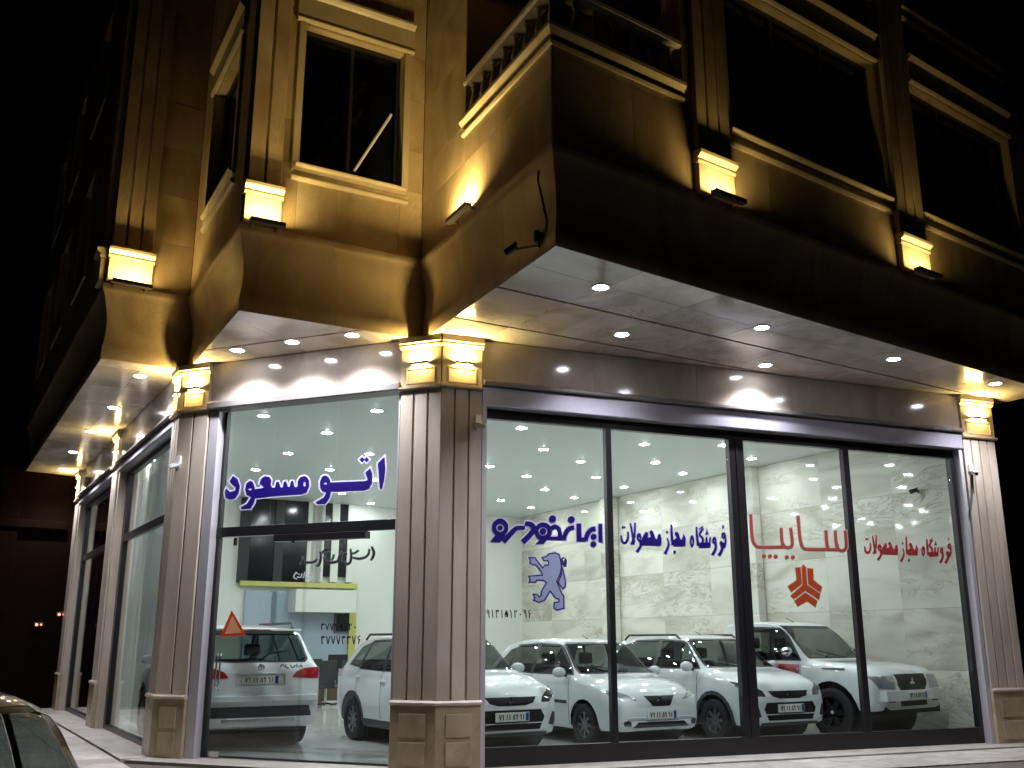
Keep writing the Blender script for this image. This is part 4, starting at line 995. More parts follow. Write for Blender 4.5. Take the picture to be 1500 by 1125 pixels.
def body_bmesh(st, step=.06):
    rows = catmull(st, step); bm = bmesh.new(); rings = []
    for r in rows:
        h = section(r); ring = [(y, z) for y, z in h] + [(-y, z) for y, z in h[-2:0:-1]]
        rings.append([bm.verts.new((r[0], y, z)) for y, z in ring])
    n = len(rings[0])
    for a, b in zip(rings, rings[1:]):
        for j in range(n): bm.faces.new((a[j], a[(j + 1) % n], b[(j + 1) % n], b[j]))
    for ring in (rings[0], rings[-1]):       # end caps as strips across
        half = n // 2
        for j in range(half):
            a, b = ring[j], ring[j + 1]; c, d = ring[(n - j - 1) % n], ring[(n - j) % n]
            vs_ = []
            for v in (a, b, c, d):
                if v not in vs_: vs_.append(v)
            if len(vs_) >= 3:
                try: bm.faces.new(vs_)
                except ValueError: pass
    bmesh.ops.recalc_face_normals(bm, faces=bm.faces); bm.normal_update()
    return bm
def carve(bm, poly, ax, flt):
    """cut a convex outline (seen along the third axis) into the skin; returns the faces inside"""
    i, j = ax; k = 3 - i - j
    if sum(a[0] * b[1] - b[0] * a[1] for a, b in zip(poly, poly[1:] + poly[:1])) < 0: poly = poly[::-1]
    lo = [min(p[q] for p in poly) for q in (0, 1)]; hi = [max(p[q] for p in poly) for q in (0, 1)]
    def near(f):
        a = [v.co[i] for v in f.verts]; b = [v.co[j] for v in f.verts]
        return max(a) > lo[0] and min(a) < hi[0] and max(b) > lo[1] and min(b) < hi[1]
    for a, b in zip(poly, poly[1:] + poly[:1]):
        fs = [f for f in bm.faces if near(f) and flt(f.calc_center_median(), f.normal)]
        co = [0, 0, 0]; no = [0, 0, 0]; co[i], co[j] = a; no[i], no[j] = (b[1] - a[1]), -(b[0] - a[0])
        geom = set(fs)
        for f in fs: geom.update(f.edges); geom.update(f.verts)
        bmesh.ops.bisect_plane(bm, geom=list(geom), plane_co=co, plane_no=no, dist=1e-5)
    bm.normal_update(); out = []
    for f in bm.faces:
        c = f.calc_center_median()
        if not flt(c, f.normal): continue
        if all((b[0] - a[0]) * (c[j] - a[1]) - (b[1] - a[1]) * (c[i] - a[0]) > -1e-6 for a, b in zip(poly, poly[1:] + poly[:1])): out.append(f)
    return out
def lift(bm, faces, name, m, parent, off=0.0, keep=False, rim=0.0):
    """take faces out of the skin as a part of their own, moved off the skin by off (rim: with side walls)"""
    if not faces: return None
    nb_ = bmesh.new(); mp = {}
    for f in faces:
        vs_ = []
        for v in f.verts:
            if v not in mp: mp[v] = nb_.verts.new(v.co + v.normal * off)
            vs_.append(mp[v])
        try: nb_.faces.new(vs_)
        except ValueError: pass
    nb_.normal_update()
    if rim:
        ed = [e for e in nb_.edges if e.is_boundary]; nrm = {v: mp_.normal.copy() for mp_, v in mp.items()}
        r = bmesh.ops.extrude_edge_only(nb_, edges=ed)
        for v in [g_ for g_ in r["geom"] if isinstance(g_, bmesh.types.BMVert)]:
            best = min(mp.items(), key=lambda q: (q[1].co - v.co).length_squared); v.co -= best[0].normal * rim
    for f in nb_.faces: f.smooth = True
    me = bpy.data.meshes.new(name); nb_.to_mesh(me); nb_.free(); me.materials.append(MATS[m])
    try: me.set_sharp_from_angle(angle=math.radians(45))
    except Exception: pass
    if not keep: bmesh.ops.delete(bm, geom=faces, context='FACES')
    return local(name, me, parent)
def lift2(bm, faces, *a):
    both = [[f for f in faces if f.calc_center_median().y * s > 0] for s in (1, -1)]
    for fs in both: lift(bm, fs, *a)
def mir(p): return [(-y, z) for y, z in p]
def lpart(mb, name, m, parent, smooth=False, bevel=0.0): return local(name, mb.mesh(name, m, smooth, bevel), parent)

def wheel(parent, x, y, r, w, rimm, spokes=8):
    sg = 1 if y > 0 else -1; rr = r * .64
    wh = bpy.data.objects.new("wheel", None); COL.objects.link(wh); wh.parent = parent; wh.location = (x, y, r); wh.empty_display_size = .1
    t = MB().lathe([(rr, -w / 2), (r * .80, -w / 2 - .006), (r * .95, -w / 2 + .004), (r, -w / 2 + .025), (r, w / 2 - .025), (r * .95, w / 2 - .004), (r * .80, w / 2 + .006), (rr, w / 2), (rr * .96, w / 2 - .03), (rr * .96, -w / 2 + .03)], 32, 'y', (0, 0, 0), False)
    k = len(t.v) - 320
    for j in range(32): t.f.append((k + j, k + (j + 1) % 32, k + 288 + (j + 1) % 32, k + 288 + j))
    lpart(t, "tyre", "tyre_rubber", wh, True)
    f = sg * (w / 2 - .02)
    ri = MB().lathe([(rr * .97, f), (rr * .90, f), (rr * .88, f - sg * .03), (rr * .86, -sg * .02)], 32, 'y', (0, 0, 0), False)
    ri.lathe([(rr * .25, f - sg * .02), (rr * .2, f - sg * .005), (rr * .02, f)], 20, 'y', (0, 0, 0), False)
    for i in range(spokes):
        a = 2 * math.pi * i / spokes; ca, sa = math.cos(a), math.sin(a); hw = rr * (.13 if spokes > 6 else .17)
        P = []
        for d in (f - sg * .035, f - sg * .008):
            for q, ww in ((rr * .18, hw * 1.1), (rr * .90, hw * .8)):
                P += [(ca * q - sa * ww, d, sa * q + ca * ww), (ca * q + sa * ww, d, sa * q - ca * ww)]
        ri.hexa([P[0], P[1], P[3], P[2], P[4], P[5], P[7], P[6]])
    lpart(ri, "rim", rimm, wh, True)
    hub = MB().lathe([(rr * .86, -sg * .022), (rr * .02, -sg * .024)], 24, 'y', (0, 0, 0), False); lpart(hub, "brake_disc", "cladding_grey", wh, True)
    lpart(MB().lathe([(rr * .13, f - sg * .006), (rr * .11, f + sg * .004), (rr * .01, f + sg * .005)], 14, 'y', (0, 0, 0), False), "hub_cap", "rim_silver" if rimm != "rim_dark" else "plate_white", wh, True)
    return wh
def make_car(name, sp):
    """sp: a dict of stations and outlines, x forward, y to the left, z up, metres"""
    root = empty(name); P = sp["paint"]; bm = body_bmesh(sp["st"])
    r = sp["r"]; xa = sp["axles"]; hw = max(q[4] for q in sp["st"]); side = lambda c, n: abs(n.y) > .45 and abs(c.y) > .45
    arch = sp.get("arch", r + .055)
    circ = lambda cx, rad, k=20: [(cx + rad * math.cos(2 * math.pi * q / k), r + .01 + rad * math.sin(2 * math.pi * q / k)) for q in range(k)]
    for x in xa:
        fs = carve(bm, circ(x, arch), (0, 2), lambda c, n: abs(c.y) > hw * .55 and c.z < r + arch + .1)
        bmesh.ops.delete(bm, geom=fs, context='FACES')
        if sp.get("clad"):
            fs = carve(bm, circ(x, arch + .055), (0, 2), lambda c, n: abs(c.y) > hw * .75 and c.z < r + arch + .1 and abs(n.y) > .3)
            lift2(bm, fs, "arch_trim", "cladding_grey", root, .006)
            fs = []
    # windows
    for nm, poly in sp["side_windows"]:
        cxx = sum(p[0] for p in poly) / len(poly); czz = sum(p[1] for p in poly) / len(poly)
        fs = carve(bm, poly, (0, 2), side)
        lift2(bm, fs, nm, "car_glass", root, -.006)
        big = [(cxx + (x - cxx) * (1 + .05 / max(.12, abs(x - cxx))), czz + (z - czz) * (1 + .022 / max(.08, abs(z - czz)))) for x, z in poly]
        fs = carve(bm, big, (0, 2), side)
        lift2(bm, fs, "window_trim", "trim_black", root, -.002)
    for nm, poly, flt in sp["glass"]:
        fs = carve(bm, poly, (1, 2), flt); lift(bm, fs, nm, "car_glass", root, -.005)
        czz = sum(p[1] for p in poly) / len(poly)
        big = [(y * (1 + .03 / max(.2, abs(y))), z + (.022 if z > czz else -.02)) for y, z in poly]
        fs = carve(bm, big, (1, 2), flt); lift(bm, fs, "glass_trim", "trim_black", root, -.002)
    # lamps, grilles and other inlays: (name, material, axes, outline, filter, offset, mirrored)
    for nm, m, ax, poly, flt, off, both in sp["inlays"]:
        for q in ([poly, [(-a, b) for a, b in poly]] if both else [poly]):
            fs = carve(bm, q, ax, flt)
            if ax == (0, 2):
                lift2(bm, fs, nm, m, root, off)
            else: lift(bm, fs, nm, m, root, off)
    # panel gaps
    for poly in sp.get("seams", []):
        fs = carve(bm, poly, (0, 2), side); 
        lift2(bm, fs, "door_seam", "trim_black", root, -.006)
    if sp.get("sill"):
        z = sp["sill"]; fs = carve(bm, [(xa[0] + arch, .05), (xa[1] - arch, .05), (xa[1] - arch, z), (xa[0] + arch, z)], (0, 2), side)
        lift2(bm, fs, "sill_trim", "cladding_grey", root, .008)
    for f in bm.faces: f.smooth = True
    me = bpy.data.meshes.new("body"); bm.to_mesh(me); bm.free(); me.materials.append(MATS[P])
    try: me.set_sharp_from_angle(angle=math.radians(38))
    except Exception: pass
    local("body", me, root)
    # wheels in dark wheel houses
    tr = sp["track"]
    for x in xa:
        lpart(MB().lathe([(arch + .01, -tr + .02), (arch + .01, tr - .02)], 24, 'y', (x, 0, r + .01), True), "wheel_house", "trim_black", root, True)
        for s in (1, -1): wheel(root, x, s * (tr + .01), r, sp.get("tw", .19), sp.get("rim", "rim_silver"), sp.get("spokes", 8))
    # cabin: floor, seats, dashboard, wheel, a paper behind the windscreen
    cf, cr, sz = sp["cabin"]      # front x, rear x, seat height
    lpart(MB().box(cr, cf + .25, -hw * .88, hw * .88, .24, .30), "cabin_floor", "seat_grey", root)
    lpart(MB().hexa([(cf - .05, -hw * .84, .55), (cf + .30, -hw * .84, .55), (cf + .30, hw * .84, .55), (cf - .05, hw * .84, .55), (cf + .02, -hw * .82, sz + .40), (cf + .34, -hw * .80, sz + .37), (cf + .34, hw * .80, sz + .37), (cf + .02, hw * .82, sz + .40)]), "dashboard", "cladding_grey", root, False, .03)
    for s in (1, -1):
        sx = cf - .72
        lpart(MB().box(sx - .22, sx + .28, s * .36 - .24, s * .36 + .24, .32, sz + .02), "seat", "seat_grey", root, False, .05)
        lpart(MB().hexa([(sx - .26, s * .36 - .23, sz), (sx - .12, s * .36 - .23, sz), (sx - .12, s * .36 + .23, sz), (sx - .26, s * .36 + .23, sz), (sx - .44, s * .36 - .2, sz + .56), (sx - .34, s * .36 - .2, sz + .56), (sx - .34, s * .36 + .2, sz + .56), (sx - .44, s * .36 + .2, sz + .56)]), "backrest", "seat_grey", root, False, .04)
        lpart(MB().box(sx - .47, sx - .38, s * .36 - .12, s * .36 + .12, sz + .60, sz + .78), "headrest", "seat_grey", root, False, .03)
    if not sp.get("single"):
        sx = cr + .45
        lpart(MB().hexa([(sx - .3, -.6, .35), (sx - .1, -.6, .35), (sx - .1, .6, .35), (sx - .3, .6, .35), (sx - .42, -.56, sz + .52), (sx - .3, -.56, sz + .52), (sx - .3, .56, sz + .52), (sx - .42, .56, sz + .52)]), "rear_seat", "seat_grey", root, False, .04)
    c = Vector((cf - .18, .36, sz + .36)); ring = []
    for q in range(19):
        t = 2 * math.pi * q / 18; ring.append(c + Vector((.07 * math.sin(t), .18 * math.cos(t), .17 * math.sin(t))))
    lpart(MB().tube(ring, .014, 6, False), "steering_wheel", "trim_black", root, True)
    px0 = cf + .08
    lpart(MB().hexa([(px0, -.44, sz + .405), (px0 + .2, -.44, sz + .41), (px0 + .2, -.20, sz + .41), (px0, -.20, sz + .405), (px0 - .02, -.44, sz + .412), (px0 + .2, -.44, sz + .416), (px0 + .2, -.2, sz + .416), (px0 - .02, -.2, sz + .412)]), "paper", "paper_white", root)
    # mirrors, handles
    mx_, mz = sp["mirror"]; my = sp.get("mirror_y", hw * .96)
    for s in (1, -1):
        mb = MB(); yy = s * (my + .10); prof = [(.02, -.075), (.06, -.06), (.085, -.02), (.088, .02), (.075, .05), (.03, .062)]
        k = len(mb.v); n = 12
        for rad, dx in prof:
            for q in range(n):
                t = 2 * math.pi * q / n; mb.v.append((mx_ + dx * -.9, yy + rad * 1.25 * math.cos(t), mz + rad * .86 * math.sin(t)))
        for a in range(len(prof) - 1):
            for q in range(n): mb.f.append((k + a * n + q, k + a * n + (q + 1) % n, k + (a + 1) * n + (q + 1) % n, k + (a + 1) * n + q))
        mb.f.append(tuple(range(k, k + n))); mb.f.append(tuple(range(k + (len(prof) - 1) * n, k + len(prof) * n))[::-1])
        mo = lpart(mb, "mirror", sp.get("mirror_m", P), root, True)
        lpart(MB().tube([(mx_, s * (my - .10), mz - .06), (mx_, s * (my + .04), mz - .03)], [.03, .022], 8), "mirror_arm", "trim_black", mo, True)
    for x, z in sp.get("handles", []):
        for s in (1, -1):
            y = s * (hw + .004); lpart(MB().hexa([(x - .09, y - .03, z - .016), (x + .09, y - .03, z - .016), (x + .09, y + .022 * 1, z - .016), (x - .09, y + .022, z - .016), (x - .085, y - .03, z + .016), (x + .085, y - .03, z + .016), (x + .085, y + .018, z + .016), (x - .085, y + .018, z + .016)]) if s > 0 else
                                                  MB().hexa([(x - .09, y - .022, z - .016), (x + .09, y - .022, z - .016), (x + .09, y + .03, z - .016), (x - .09, y + .03, z - .016), (x - .085, y - .018, z + .016), (x + .085, y - .018, z + .016), (x + .085, y + .03, z + .016), (x - .085, y + .03, z + .016)]), "door_handle", sp.get("handle_m", P), root, False, .006)
    # plates
    for x, z, sg in sp["plates"]:
        pl = lpart(MB().box(min(x, x + sg * .012), max(x, x + sg * .012), -.26, .26, z - .057, z + .057), "licence_plate", "plate_white", root, False, .003)
        xx = x + sg * .0135
        bl = MB().box(min(xx, xx - sg * .004), max(xx, xx - sg * .004), *( (.205, .252) if sg > 0 else (-.252, -.205)), z - .05, z + .05); lpart(bl, "plate_band", "plate_blue", pl)
        fg = MB(); yy = sg * .185
        for ch_ in "12 35 61 27":
            if ch_ == " ": yy -= sg * .022; continue
            if DG[ch_]:
                for st_ in DG[ch_]: fg.tube([(xx, yy - sg * .034 * a_, z + .034 - .068 * b_) for a_, b_ in st_], .0055, 5)
            yy -= sg * .042
        lpart(fg, "plate_figures", "trim_black", pl)
    for fn in sp.get("extras", []): fn(root, sp)
    return root

def badge(x, z, w=.055, ax=1):
    def fn(root, sp):
        mb = MB()
        for k in range(3):
            a = math.pi / 2 + k * 2 * math.pi / 3; c, s = math.cos(a), math.sin(a)
            mb.hexa([(x, -s * .018, z + c * .018), (x, c * w - s * .02, z + s * w + c * .02), (x, c * w + s * .02, z + s * w - c * .02), (x, s * .018, z - c * .018)] + [(x + ax * .012, -s * .014, z + c * .014), (x + ax * .012, c * w * .95 - s * .016, z + s * w * .95 + c * .016), (x + ax * .012, c * w * .95 + s * .016, z + s * w * .95 - c * .016), (x + ax * .012, s * .014, z - c * .014)])
        lpart(mb, "badge", "chrome", root)
    return fn
def ringbadge(x, z, w, ax):
    def fn(root, sp):
        mb = MB().lathe([(w, 0), (w, ax * .012), (w * .78, ax * .014), (w * .74, ax * .004)], 18, 'x', (x, 0, z), False)
        mb.box(min(x, x + ax * .01), max(x, x + ax * .01), -w * .12, w * .12, z - w * .76, z + w * .76); lpart(mb, "badge", "chrome", root, True)
    return fn
def bars(name, m, items):
    def fn(root, sp):
        for (x0, x1, y0, y1, z0, z1) in items: lpart(MB().box(x0, x1, y0, y1, z0, z1), name, m, root, False, .006)
    return fn
def tubes(name, m, items, rad):
    def fn(root, sp):
        for pts in items: lpart(MB().tube(pts, rad, 8), name, m, root, True)
    return fn
def roofrails(x0, x1, y, z, dz=.035):
    return tubes("roof_rail", "cladding_grey", [[(x0, s * y, z - .04), (x0 + .12, s * y, z + dz), (x1 - .12, s * y, z + dz), (x1, s * y, z - .04)] for s in (1, -1)], .018)
fwd = lambda xm: (lambda c, n: n.x > .12 and c.x > xm)
fwd2 = lambda xm: (lambda c, n: n.x > .03 and c.x > xm and n.z > -.4)
aft = lambda xm: (lambda c, n: n.x < -.12 and c.x < xm)
# ------------------------------------------------------------------ small saloon/hatch with a pointed grille
SAL = dict(paint="paint_white", r=.285, axles=(-1.19, 1.22), track=.715, handles=[(-.18, .80), (-.98, .82)], mirror=(.72, .99), cabin=(.72, -1.25, .48),
    st=[(-1.98, .42, .74, .80, .60, .50), (-1.95, .30, .84, .92, .70, .56), (-1.86, .24, .90, 1.02, .775, .60), (-1.62, .21, .93, 1.20, .81, .61), (-1.25, .20, .945, 1.41, .82, .60), (-.75, .19, .94, 1.478, .82, .60), (-.3, .19, .93, 1.49, .82, .60), (.10, .19, .92, 1.475, .82, .60), (.38, .19, .915, 1.425, .82, .605), (.70, .19, .91, 1.20, .82, .635), (1.00, .19, .90, .985, .82, .67), (1.10, .19, .885, .95, .815, .69), (1.45, .20, .815, .90, .805, .64), (1.70, .21, .745, .83, .78, .57), (1.85, .22, .685, .755, .74, .51), (1.94, .24, .61, .68, .67, .46), (1.98, .30, .52, .59, .60, .42)],
    side_windows=[("door_window", [(.84, .97), (.36, 1.365), (-.18, 1.39), (-.20, .97)]), ("door_window", [(-.29, .97), (-.28, 1.39), (-.84, 1.36), (-.98, .985)]), ("quarter_window", [(-1.06, 1.0), (-.92, 1.335), (-1.12, 1.28), (-1.40, 1.03)])],
    glass=[("windscreen", [(-.655, .985), (.655, .985), (.555, 1.40), (-.555, 1.40)], lambda c, n: n.x > .25 and .28 < c.x < 1.06 and n.z > .2), ("rear_window", [(-.56, 1.06), (.56, 1.06), (.52, 1.34), (-.52, 1.34)], lambda c, n: n.x < -.2 and c.x < -1.1)],
    inlays=[("grille", "trim_black", (1, 2), [(-.27, .695), (.27, .695), (.15, .555), (-.15, .555)], fwd(1.5), -.004, False),
            ("headlight", "lamp_pale", (1, 2), [(.40, .635), (.74, .70), (.765, .765), (.66, .765), (.52, .71)], fwd2(1.3), .004, True),
            ("air_intake", "trim_black", (1, 2), [(-.50, .275), (.50, .275), (.40, .35), (-.40, .35)], fwd(1.5), -.004, False),
            ("fog_lamp", "lamp_dark", (1, 2), [(.53, .30), (.62, .30), (.64, .36), (.57, .38), (.52, .35)], fwd(1.5), .002, True),
            ("tail_light", "lamp_red", (1, 2), [(.52, .78), (.78, .78), (.80, 1.02), (.62, 1.02)], aft(-1.6), .004, True),
            ("rub_strip", "cladding_grey", (0, 2), [(-.85, .555), (.80, .555), (.80, .60), (-.85, .60)], lambda c, n: abs(n.y) > .7, .010, False)],
    seams=[[(-.250, .27), (-.238, .27), (-.238, .96), (-.250, .96)], [(.842, .27), (.854, .27), (.854, .93), (.842, .93)], [(-1.03, .62), (-1.018, .62), (-1.0, .96), (-1.012, .96)]],
    plates=[(1.985, .44, 1), (-1.985, .60, -1)],
    extras=[badge(1.955, .635), tubes("wiper", "trim_black", [[(1.03, .1, .985), (.86, -.42, 1.10)], [(1.03, -.3, .985), (.88, -.62, 1.08)]], .008), tubes("aerial", "trim_black", [[(.18, .0, 1.47), (.02, 0, 1.53)]], .006), bars("bumper_lip", "paint_white", [(1.82, 1.985, -.58, .58, .40, .415)])])
# ------------------------------------------------------------------ high small hatchback with black cladding
HAT = dict(paint="paint_white", r=.30, axles=(-1.20, 1.22), track=.73, clad=True, sill=.34, handles=[(-.15, .88), (-1.0, .92)], handle_m="paint_white", mirror=(.74, 1.06), cabin=(.74, -1.35, .55),
    st=[(-1.97, .42, .82, .90, .62, .54), (-1.94, .32, .94, 1.02, .72, .60), (-1.84, .26, .99, 1.14, .80, .62), (-1.62, .23, 1.01, 1.34, .83, .62), (-1.30, .22, 1.01, 1.475, .84, .615), (-.8, .21, 1.0, 1.53, .84, .615), (-.3, .21, .99, 1.545, .84, .615), (.12, .21, .985, 1.53, .84, .615), (.40, .21, .98, 1.48, .84, .62), (.72, .21, .97, 1.27, .84, .65), (1.02, .21, .96, 1.06, .84, .69), (1.12, .21, .95, 1.025, .84, .70), (1.45, .22, .90, .98, .825, .67), (1.70, .23, .84, .91, .80, .61), (1.85, .24, .77, .84, .765, .56), (1.93, .26, .68, .75, .71, .51), (1.97, .32, .58, .66, .65, .48)],
    side_windows=[("door_window", [(.84, 1.04), (.36, 1.42), (-.16, 1.45), (-.18, 1.03)]), ("door_window", [(-.27, 1.03), (-.26, 1.45), (-.86, 1.43), (-1.02, 1.05)]), ("quarter_window", [(-1.10, 1.07), (-.95, 1.41), (-1.22, 1.34), (-1.42, 1.11)])],
    glass=[("windscreen", [(-.67, 1.06), (.67, 1.06), (.57, 1.455), (-.57, 1.455)], lambda c, n: n.x > .25 and .28 < c.x < 1.08 and n.z > .2), ("rear_window", [(-.58, 1.15), (.58, 1.15), (.53, 1.42), (-.53, 1.42)], lambda c, n: n.x < -.2 and c.x < -1.1)],
    inlays=[("grille", "trim_black", (1, 2), [(-.40, .73), (.40, .73), (.34, .655), (.20, .62), (-.20, .62), (-.34, .655)], fwd(1.5), -.003, False),
            ("headlight", "lamp_dark", (1, 2), [(.47, .655), (.60, .66), (.79, .79), (.79, .855), (.66, .82), (.50, .73)], fwd2(1.3), .004, True),
            ("air_intake", "trim_black", (1, 2), [(-.46, .57), (.46, .57), (.52, .48), (.44, .32), (-.44, .32), (-.52, .48)], fwd(1.5), -.003, False),
            ("fog_lamp", "cladding_grey", (1, 2), [(.58, .38), (.66, .36), (.70, .42), (.70, .52), (.64, .54)], fwd(1.4), .003, True),
            ("skid_plate", "cladding_grey", (1, 2), [(-.60, .20), (.60, .20), (.56, .29), (-.56, .29)], fwd(1.5), .004, False),
            ("tail_light", "lamp_red", (1, 2), [(.50, .90), (.82, .92), (.82, 1.06), (.62, 1.06)], aft(-1.5), .004, True)],
    seams=[[(-.230, .36), (-.218, .36), (-.218, 1.02), (-.230, 1.02)], [(.862, .36), (.874, .36), (.874, .98), (.862, .98)], [(-1.07, .70), (-1.058, .70), (-1.05, 1.02), (-1.062, 1.02)]],
    plates=[(1.978, .485, 1), (-1.975, .62, -1)],
    extras=[badge(1.955, .675, .06), roofrails(-1.25, .25, .60, 1.50), tubes("wiper", "trim_black", [[(1.05, .1, 1.06), (.88, -.42, 1.17)], [(1.05, -.3, 1.06), (.90, -.62, 1.15)]], .008), tubes("aerial", "trim_black", [[(.05, 0, 1.53), (-.1, 0, 1.59)]], .006), bars("grille_bar", "chrome", [(1.90, 1.948, -.33, -.08, .682, .694), (1.90, 1.948, .08, .33, .682, .694)])])
# ------------------------------------------------------------------ crossover seen from behind
SUV = dict(paint="paint_white", r=.335, axles=(-1.28, 1.36), track=.77, tw=.22, clad=True, sill=.40, handles=[(-.2, .98), (-1.05, 1.0)], mirror=(.75, 1.16), cabin=(.75, -1.6, .62),
    st=[(-2.18, .40, .98, 1.02, .74, .64), (-2.15, .32, 1.08, 1.14, .82, .68), (-2.06, .29, 1.10, 1.26, .875, .69), (-1.90, .30, 1.11, 1.44, .895, .68), (-1.72, .28, 1.12, 1.585, .90, .67), (-1.45, .27, 1.11, 1.635, .90, .665), (-.8, .26, 1.10, 1.675, .90, .665), (-.2, .26, 1.08, 1.685, .90, .665), (.2, .26, 1.07, 1.665, .90, .665), (.46, .26, 1.065, 1.61, .90, .67), (.82, .26, 1.06, 1.37, .90, .70), (1.12, .26, 1.05, 1.14, .895, .74), (1.25, .26, 1.035, 1.10, .89, .75), (1.65, .27, .98, 1.05, .875, .71), (1.95, .28, .90, .97, .83, .63), (2.10, .30, .82, .88, .77, .57), (2.17, .34, .72, .78, .69, .52)],
    side_windows=[("door_window", [(.92, 1.13), (.40, 1.54), (-.18, 1.58), (-.20, 1.13)]), ("door_window", [(-.30, 1.13), (-.29, 1.58), (-.98, 1.57), (-1.12, 1.15)]), ("quarter_window", [(-1.22, 1.17), (-1.08, 1.555), (-1.50, 1.50), (-1.72, 1.24)])],
    glass=[("windscreen", [(-.72, 1.15), (.72, 1.15), (.61, 1.585), (-.61, 1.585)], lambda c, n: n.x > .25 and .34 < c.x < 1.2 and n.z > .2), ("rear_window", [(-.66, 1.22), (-.60, 1.17), (.60, 1.17), (.66, 1.22), (.60, 1.52), (-.60, 1.52)], lambda c, n: n.x < -.2 and c.x < -1.6)],
    inlays=[("tail_light", "lamp_red", (1, 2), [(.44, .955), (.86, .93), (.90, 1.02), (.90, 1.09), (.62, 1.075), (.50, 1.03)], lambda c, n: n.x < -.03 and c.x < -1.75, .006, True),
            ("plate_recess", "paint_white", (1, 2), [(-.34, .85), (.34, .85), (.34, 1.0), (-.34, 1.0)], aft(-1.9), -.02, False),
            ("bumper_insert", "cladding_grey", (1, 2), [(-.74, .44), (.74, .44), (.70, .58), (-.70, .58)], aft(-1.8), .004, False),
            ("grille", "trim_black", (1, 2), [(-.5, .62), (.5, .62), (.56, .76), (-.56, .76)], fwd(1.7), -.003, False), ("headlight", "lamp_pale", (1, 2), [(.55, .78), (.84, .82), (.84, .93), (.62, .88)], fwd2(1.4), .004, True)],
    seams=[[(-.252, .42), (-.240, .42), (-.240, 1.11), (-.252, 1.11)], [(.922, .42), (.934, .42), (.934, 1.05), (.922, 1.05)]],
    plates=[(-2.155, .925, -1), (2.17, .55, 1)],
    extras=[ringbadge(-2.16, 1.09, .045, -1), roofrails(-1.5, .35, .64, 1.64, .055), bars("roof_spoiler", "paint_white", [(-2.0, -1.62, -.60, .60, 1.575, 1.605)]), bars("bumper_step", "paint_white", [(-2.23, -1.95, -.80, .80, .64, .72)]), bars("brake_lamp", "lamp_red", [(-2.008, -1.995, -.16, .16, 1.583, 1.598)]),
            tubes("rear_wiper", "trim_black", [[(-2.10, .0, 1.19), (-2.02, -.15, 1.27), (-1.97, -.42, 1.30)]], .01), bars("tail_bar", "chrome", [(-2.185, -2.14, -.30, .30, 1.005, 1.018)]), bars("tow_cover", "steel", [(-2.19, -2.05, -.5, .5, .38, .43)]), bars("exhaust", "steel", [(-2.14, -1.9, .44, .54, .33, .38)])])
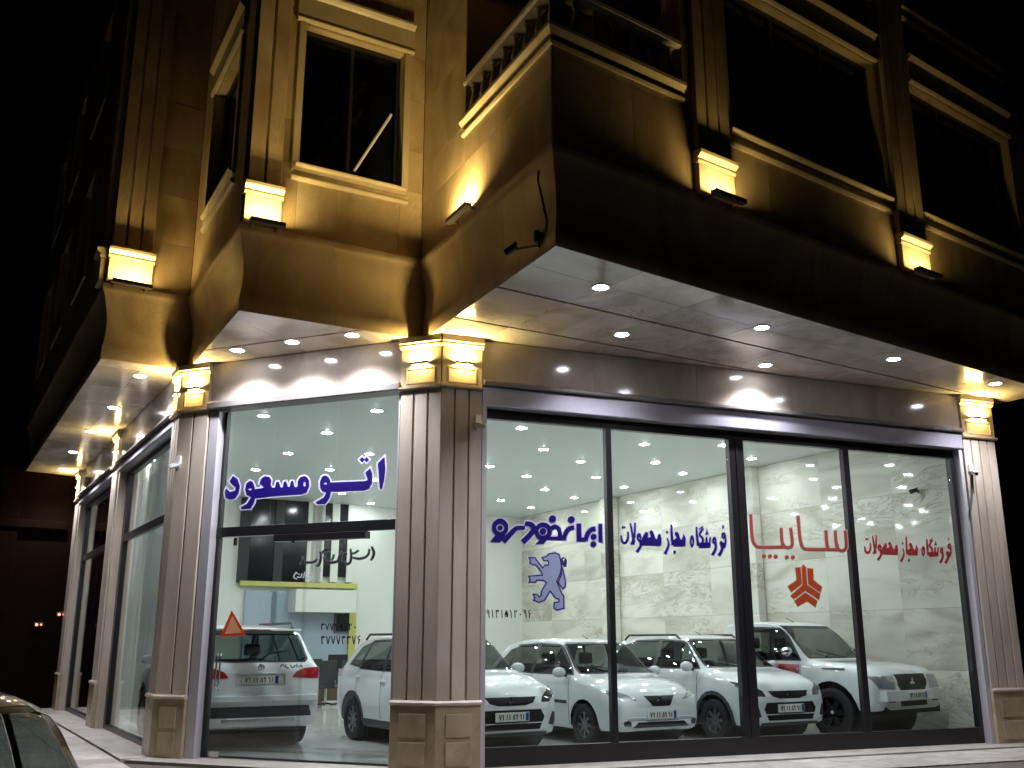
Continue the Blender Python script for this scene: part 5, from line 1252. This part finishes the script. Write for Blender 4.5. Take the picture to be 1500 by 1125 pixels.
# ------------------------------------------------------------------ pickup truck
PIC = dict(paint="paint_white", r=.36, axles=(-1.45, 1.48), track=.75, tw=.23, rim="rim_dark", spokes=6, arch=.45, handles=[(.05, 1.02)], mirror=(.78, 1.25), mirror_m="chrome", cabin=(.82, -.55, .68), single=True,
    st=[(-2.45, .55, .92, .935, .80, .74), (-2.43, .50, 1.02, 1.035, .845, .79), (-1.5, .46, 1.04, 1.055, .86, .80), (-.80, .42, 1.05, 1.065, .865, .80), (-.74, .40, 1.06, 1.10, .865, .78), (-.70, .40, 1.07, 1.55, .865, .69), (-.64, .38, 1.075, 1.70, .865, .675), (-.3, .36, 1.07, 1.735, .865, .67), (.1, .36, 1.06, 1.735, .865, .67), (.42, .36, 1.055, 1.70, .865, .675), (.60, .36, 1.055, 1.60, .865, .685), (.92, .36, 1.06, 1.30, .865, .72), (1.12, .36, 1.06, 1.13, .865, .745), (1.25, .36, 1.055, 1.11, .865, .755), (1.75, .37, 1.02, 1.08, .86, .75), (2.12, .38, .96, 1.03, .84, .72), (2.28, .40, .88, .945, .80, .68), (2.34, .43, .78, .83, .75, .64)],
    side_windows=[("door_window", [(.90, 1.13), (.52, 1.60), (-.28, 1.635), (-.30, 1.12)])],
    glass=[("windscreen", [(-.71, 1.16), (.71, 1.16), (.62, 1.635), (-.62, 1.635)], lambda c, n: n.x > .25 and .42 < c.x < 1.2 and n.z > .15), ("rear_window", [(-.58, 1.2), (.58, 1.2), (.56, 1.56), (-.56, 1.56)], lambda c, n: n.x < -.3 and -1 < c.x < -.5)],
    inlays=[("grille", "trim_black", (1, 2), [(-.42, .93), (.42, .93), (.40, .77), (.34, .70), (-.34, .70), (-.40, .77)], fwd(1.9), -.004, False),
            ("headlight", "lamp_pale", (1, 2), [(.46, .71), (.80, .73), (.83, .90), (.46, .915)], fwd2(1.9), .004, True),
            ("air_intake", "trim_black", (1, 2), [(-.36, .47), (.36, .47), (.36, .55), (-.36, .55)], fwd(2.0), .003, False),
            ("fog_lamp", "lamp_dark", (1, 2), [(.50, .53), (.66, .53), (.68, .60), (.50, .60)], fwd(1.9), .003, True),
            ("stripe", "stripe_red", (0, 2), [(-.70, 1.05), (-.70, .99), (.30, .85), (.42, .87)], lambda c, n: abs(n.y) > .6, .004, False),
            ("stripe", "stripe_red", (0, 2), [(-.60, 1.085), (.93, 1.05), (.93, .90), (.44, .90)], lambda c, n: abs(n.y) > .6, .004, False),
            ("stripe", "stripe_grey", (0, 2), [(.18, .80), (.36, .765), (.48, .83), (.32, .81)], lambda c, n: abs(n.y) > .6, .004, False)],
    seams=[[(-.40, .45), (-.388, .45), (-.388, 1.10), (-.40, 1.10)], [(.944, .45), (.956, .45), (.956, 1.05), (.944, 1.05)]],
    plates=[(2.402, .625, 1)],
    extras=[badge(2.335, .815, .06), bars("grille_bar", "rim_silver", [(2.27, 2.318, -.36, -.10, .80, .835), (2.27, 2.318, .10, .36, .80, .835)]), bars("bumper", "paint_white", [(2.06, 2.40, -.80, .80, .55, .70)]), bars("bumper_underside", "trim_black", [(2.0, 2.33, -.74, .74, .36, .47)]),
            bars("hood_vent", "cladding_grey", [(1.35, 1.75, -.865, -.83, .995, 1.01), (1.35, 1.75, .83, .865, .995, 1.01)]), bars("bed_rail", "paint_white", [(-2.42, -.80, .74, .86, 1.04, 1.10), (-2.42, -.80, -.86, -.74, 1.04, 1.10)]), tubes("aerial", "trim_black", [[(.25, 0, 1.73), (.1, 0, 1.79)]], .006),
            tubes("wiper", "trim_black", [[(1.13, .15, 1.15), (.98, -.45, 1.27)]], .008)])
SC = 1.07
def set_car(o, c, head, lab, z=FL, grp=None):
    o.location = (c[0], c[1], z); o.rotation_euler = (0, 0, math.radians(head)); o.scale = (SC, SC, SC); tag(o, lab, "car", grp); return o
saloon = make_car("saloon_car", SAL); hatch = make_car("hatchback_car", HAT); suv = make_car("crossover_car", SUV); pick = make_car("pickup_truck", PIC)
set_car(saloon, (1.185, 17.46), -60, "white car with pointed black grille behind the lion emblem pane")
set_car(hatch, (-1.15, 16.24), -57, "white hatchback with black hexagonal intake half hidden by the corner pillar", grp="white hatchbacks")
h2 = copy_tree(hatch); set_car(h2, (3.335, 18.2), -60, "white hatchback parked between the pointed grille car and the striped pickup", grp="white hatchbacks")
set_car(suv, (-4.85, 17.15), 120, "white crossover seen from behind through the entrance door")
set_car(pick, (5.05, 19.1), -52, "white pickup truck with red side stripe beside the marble wall"); pick["category"] = "truck"; pick.scale = (1.09, 1.09, 1.09)
SAL["paint"] = "paint_silver"
street = make_car("saloon_car", SAL); set_car(street, (-2.72, 4.3), -45, "silver car parked in the dark street beside the pavement", z=-.19)
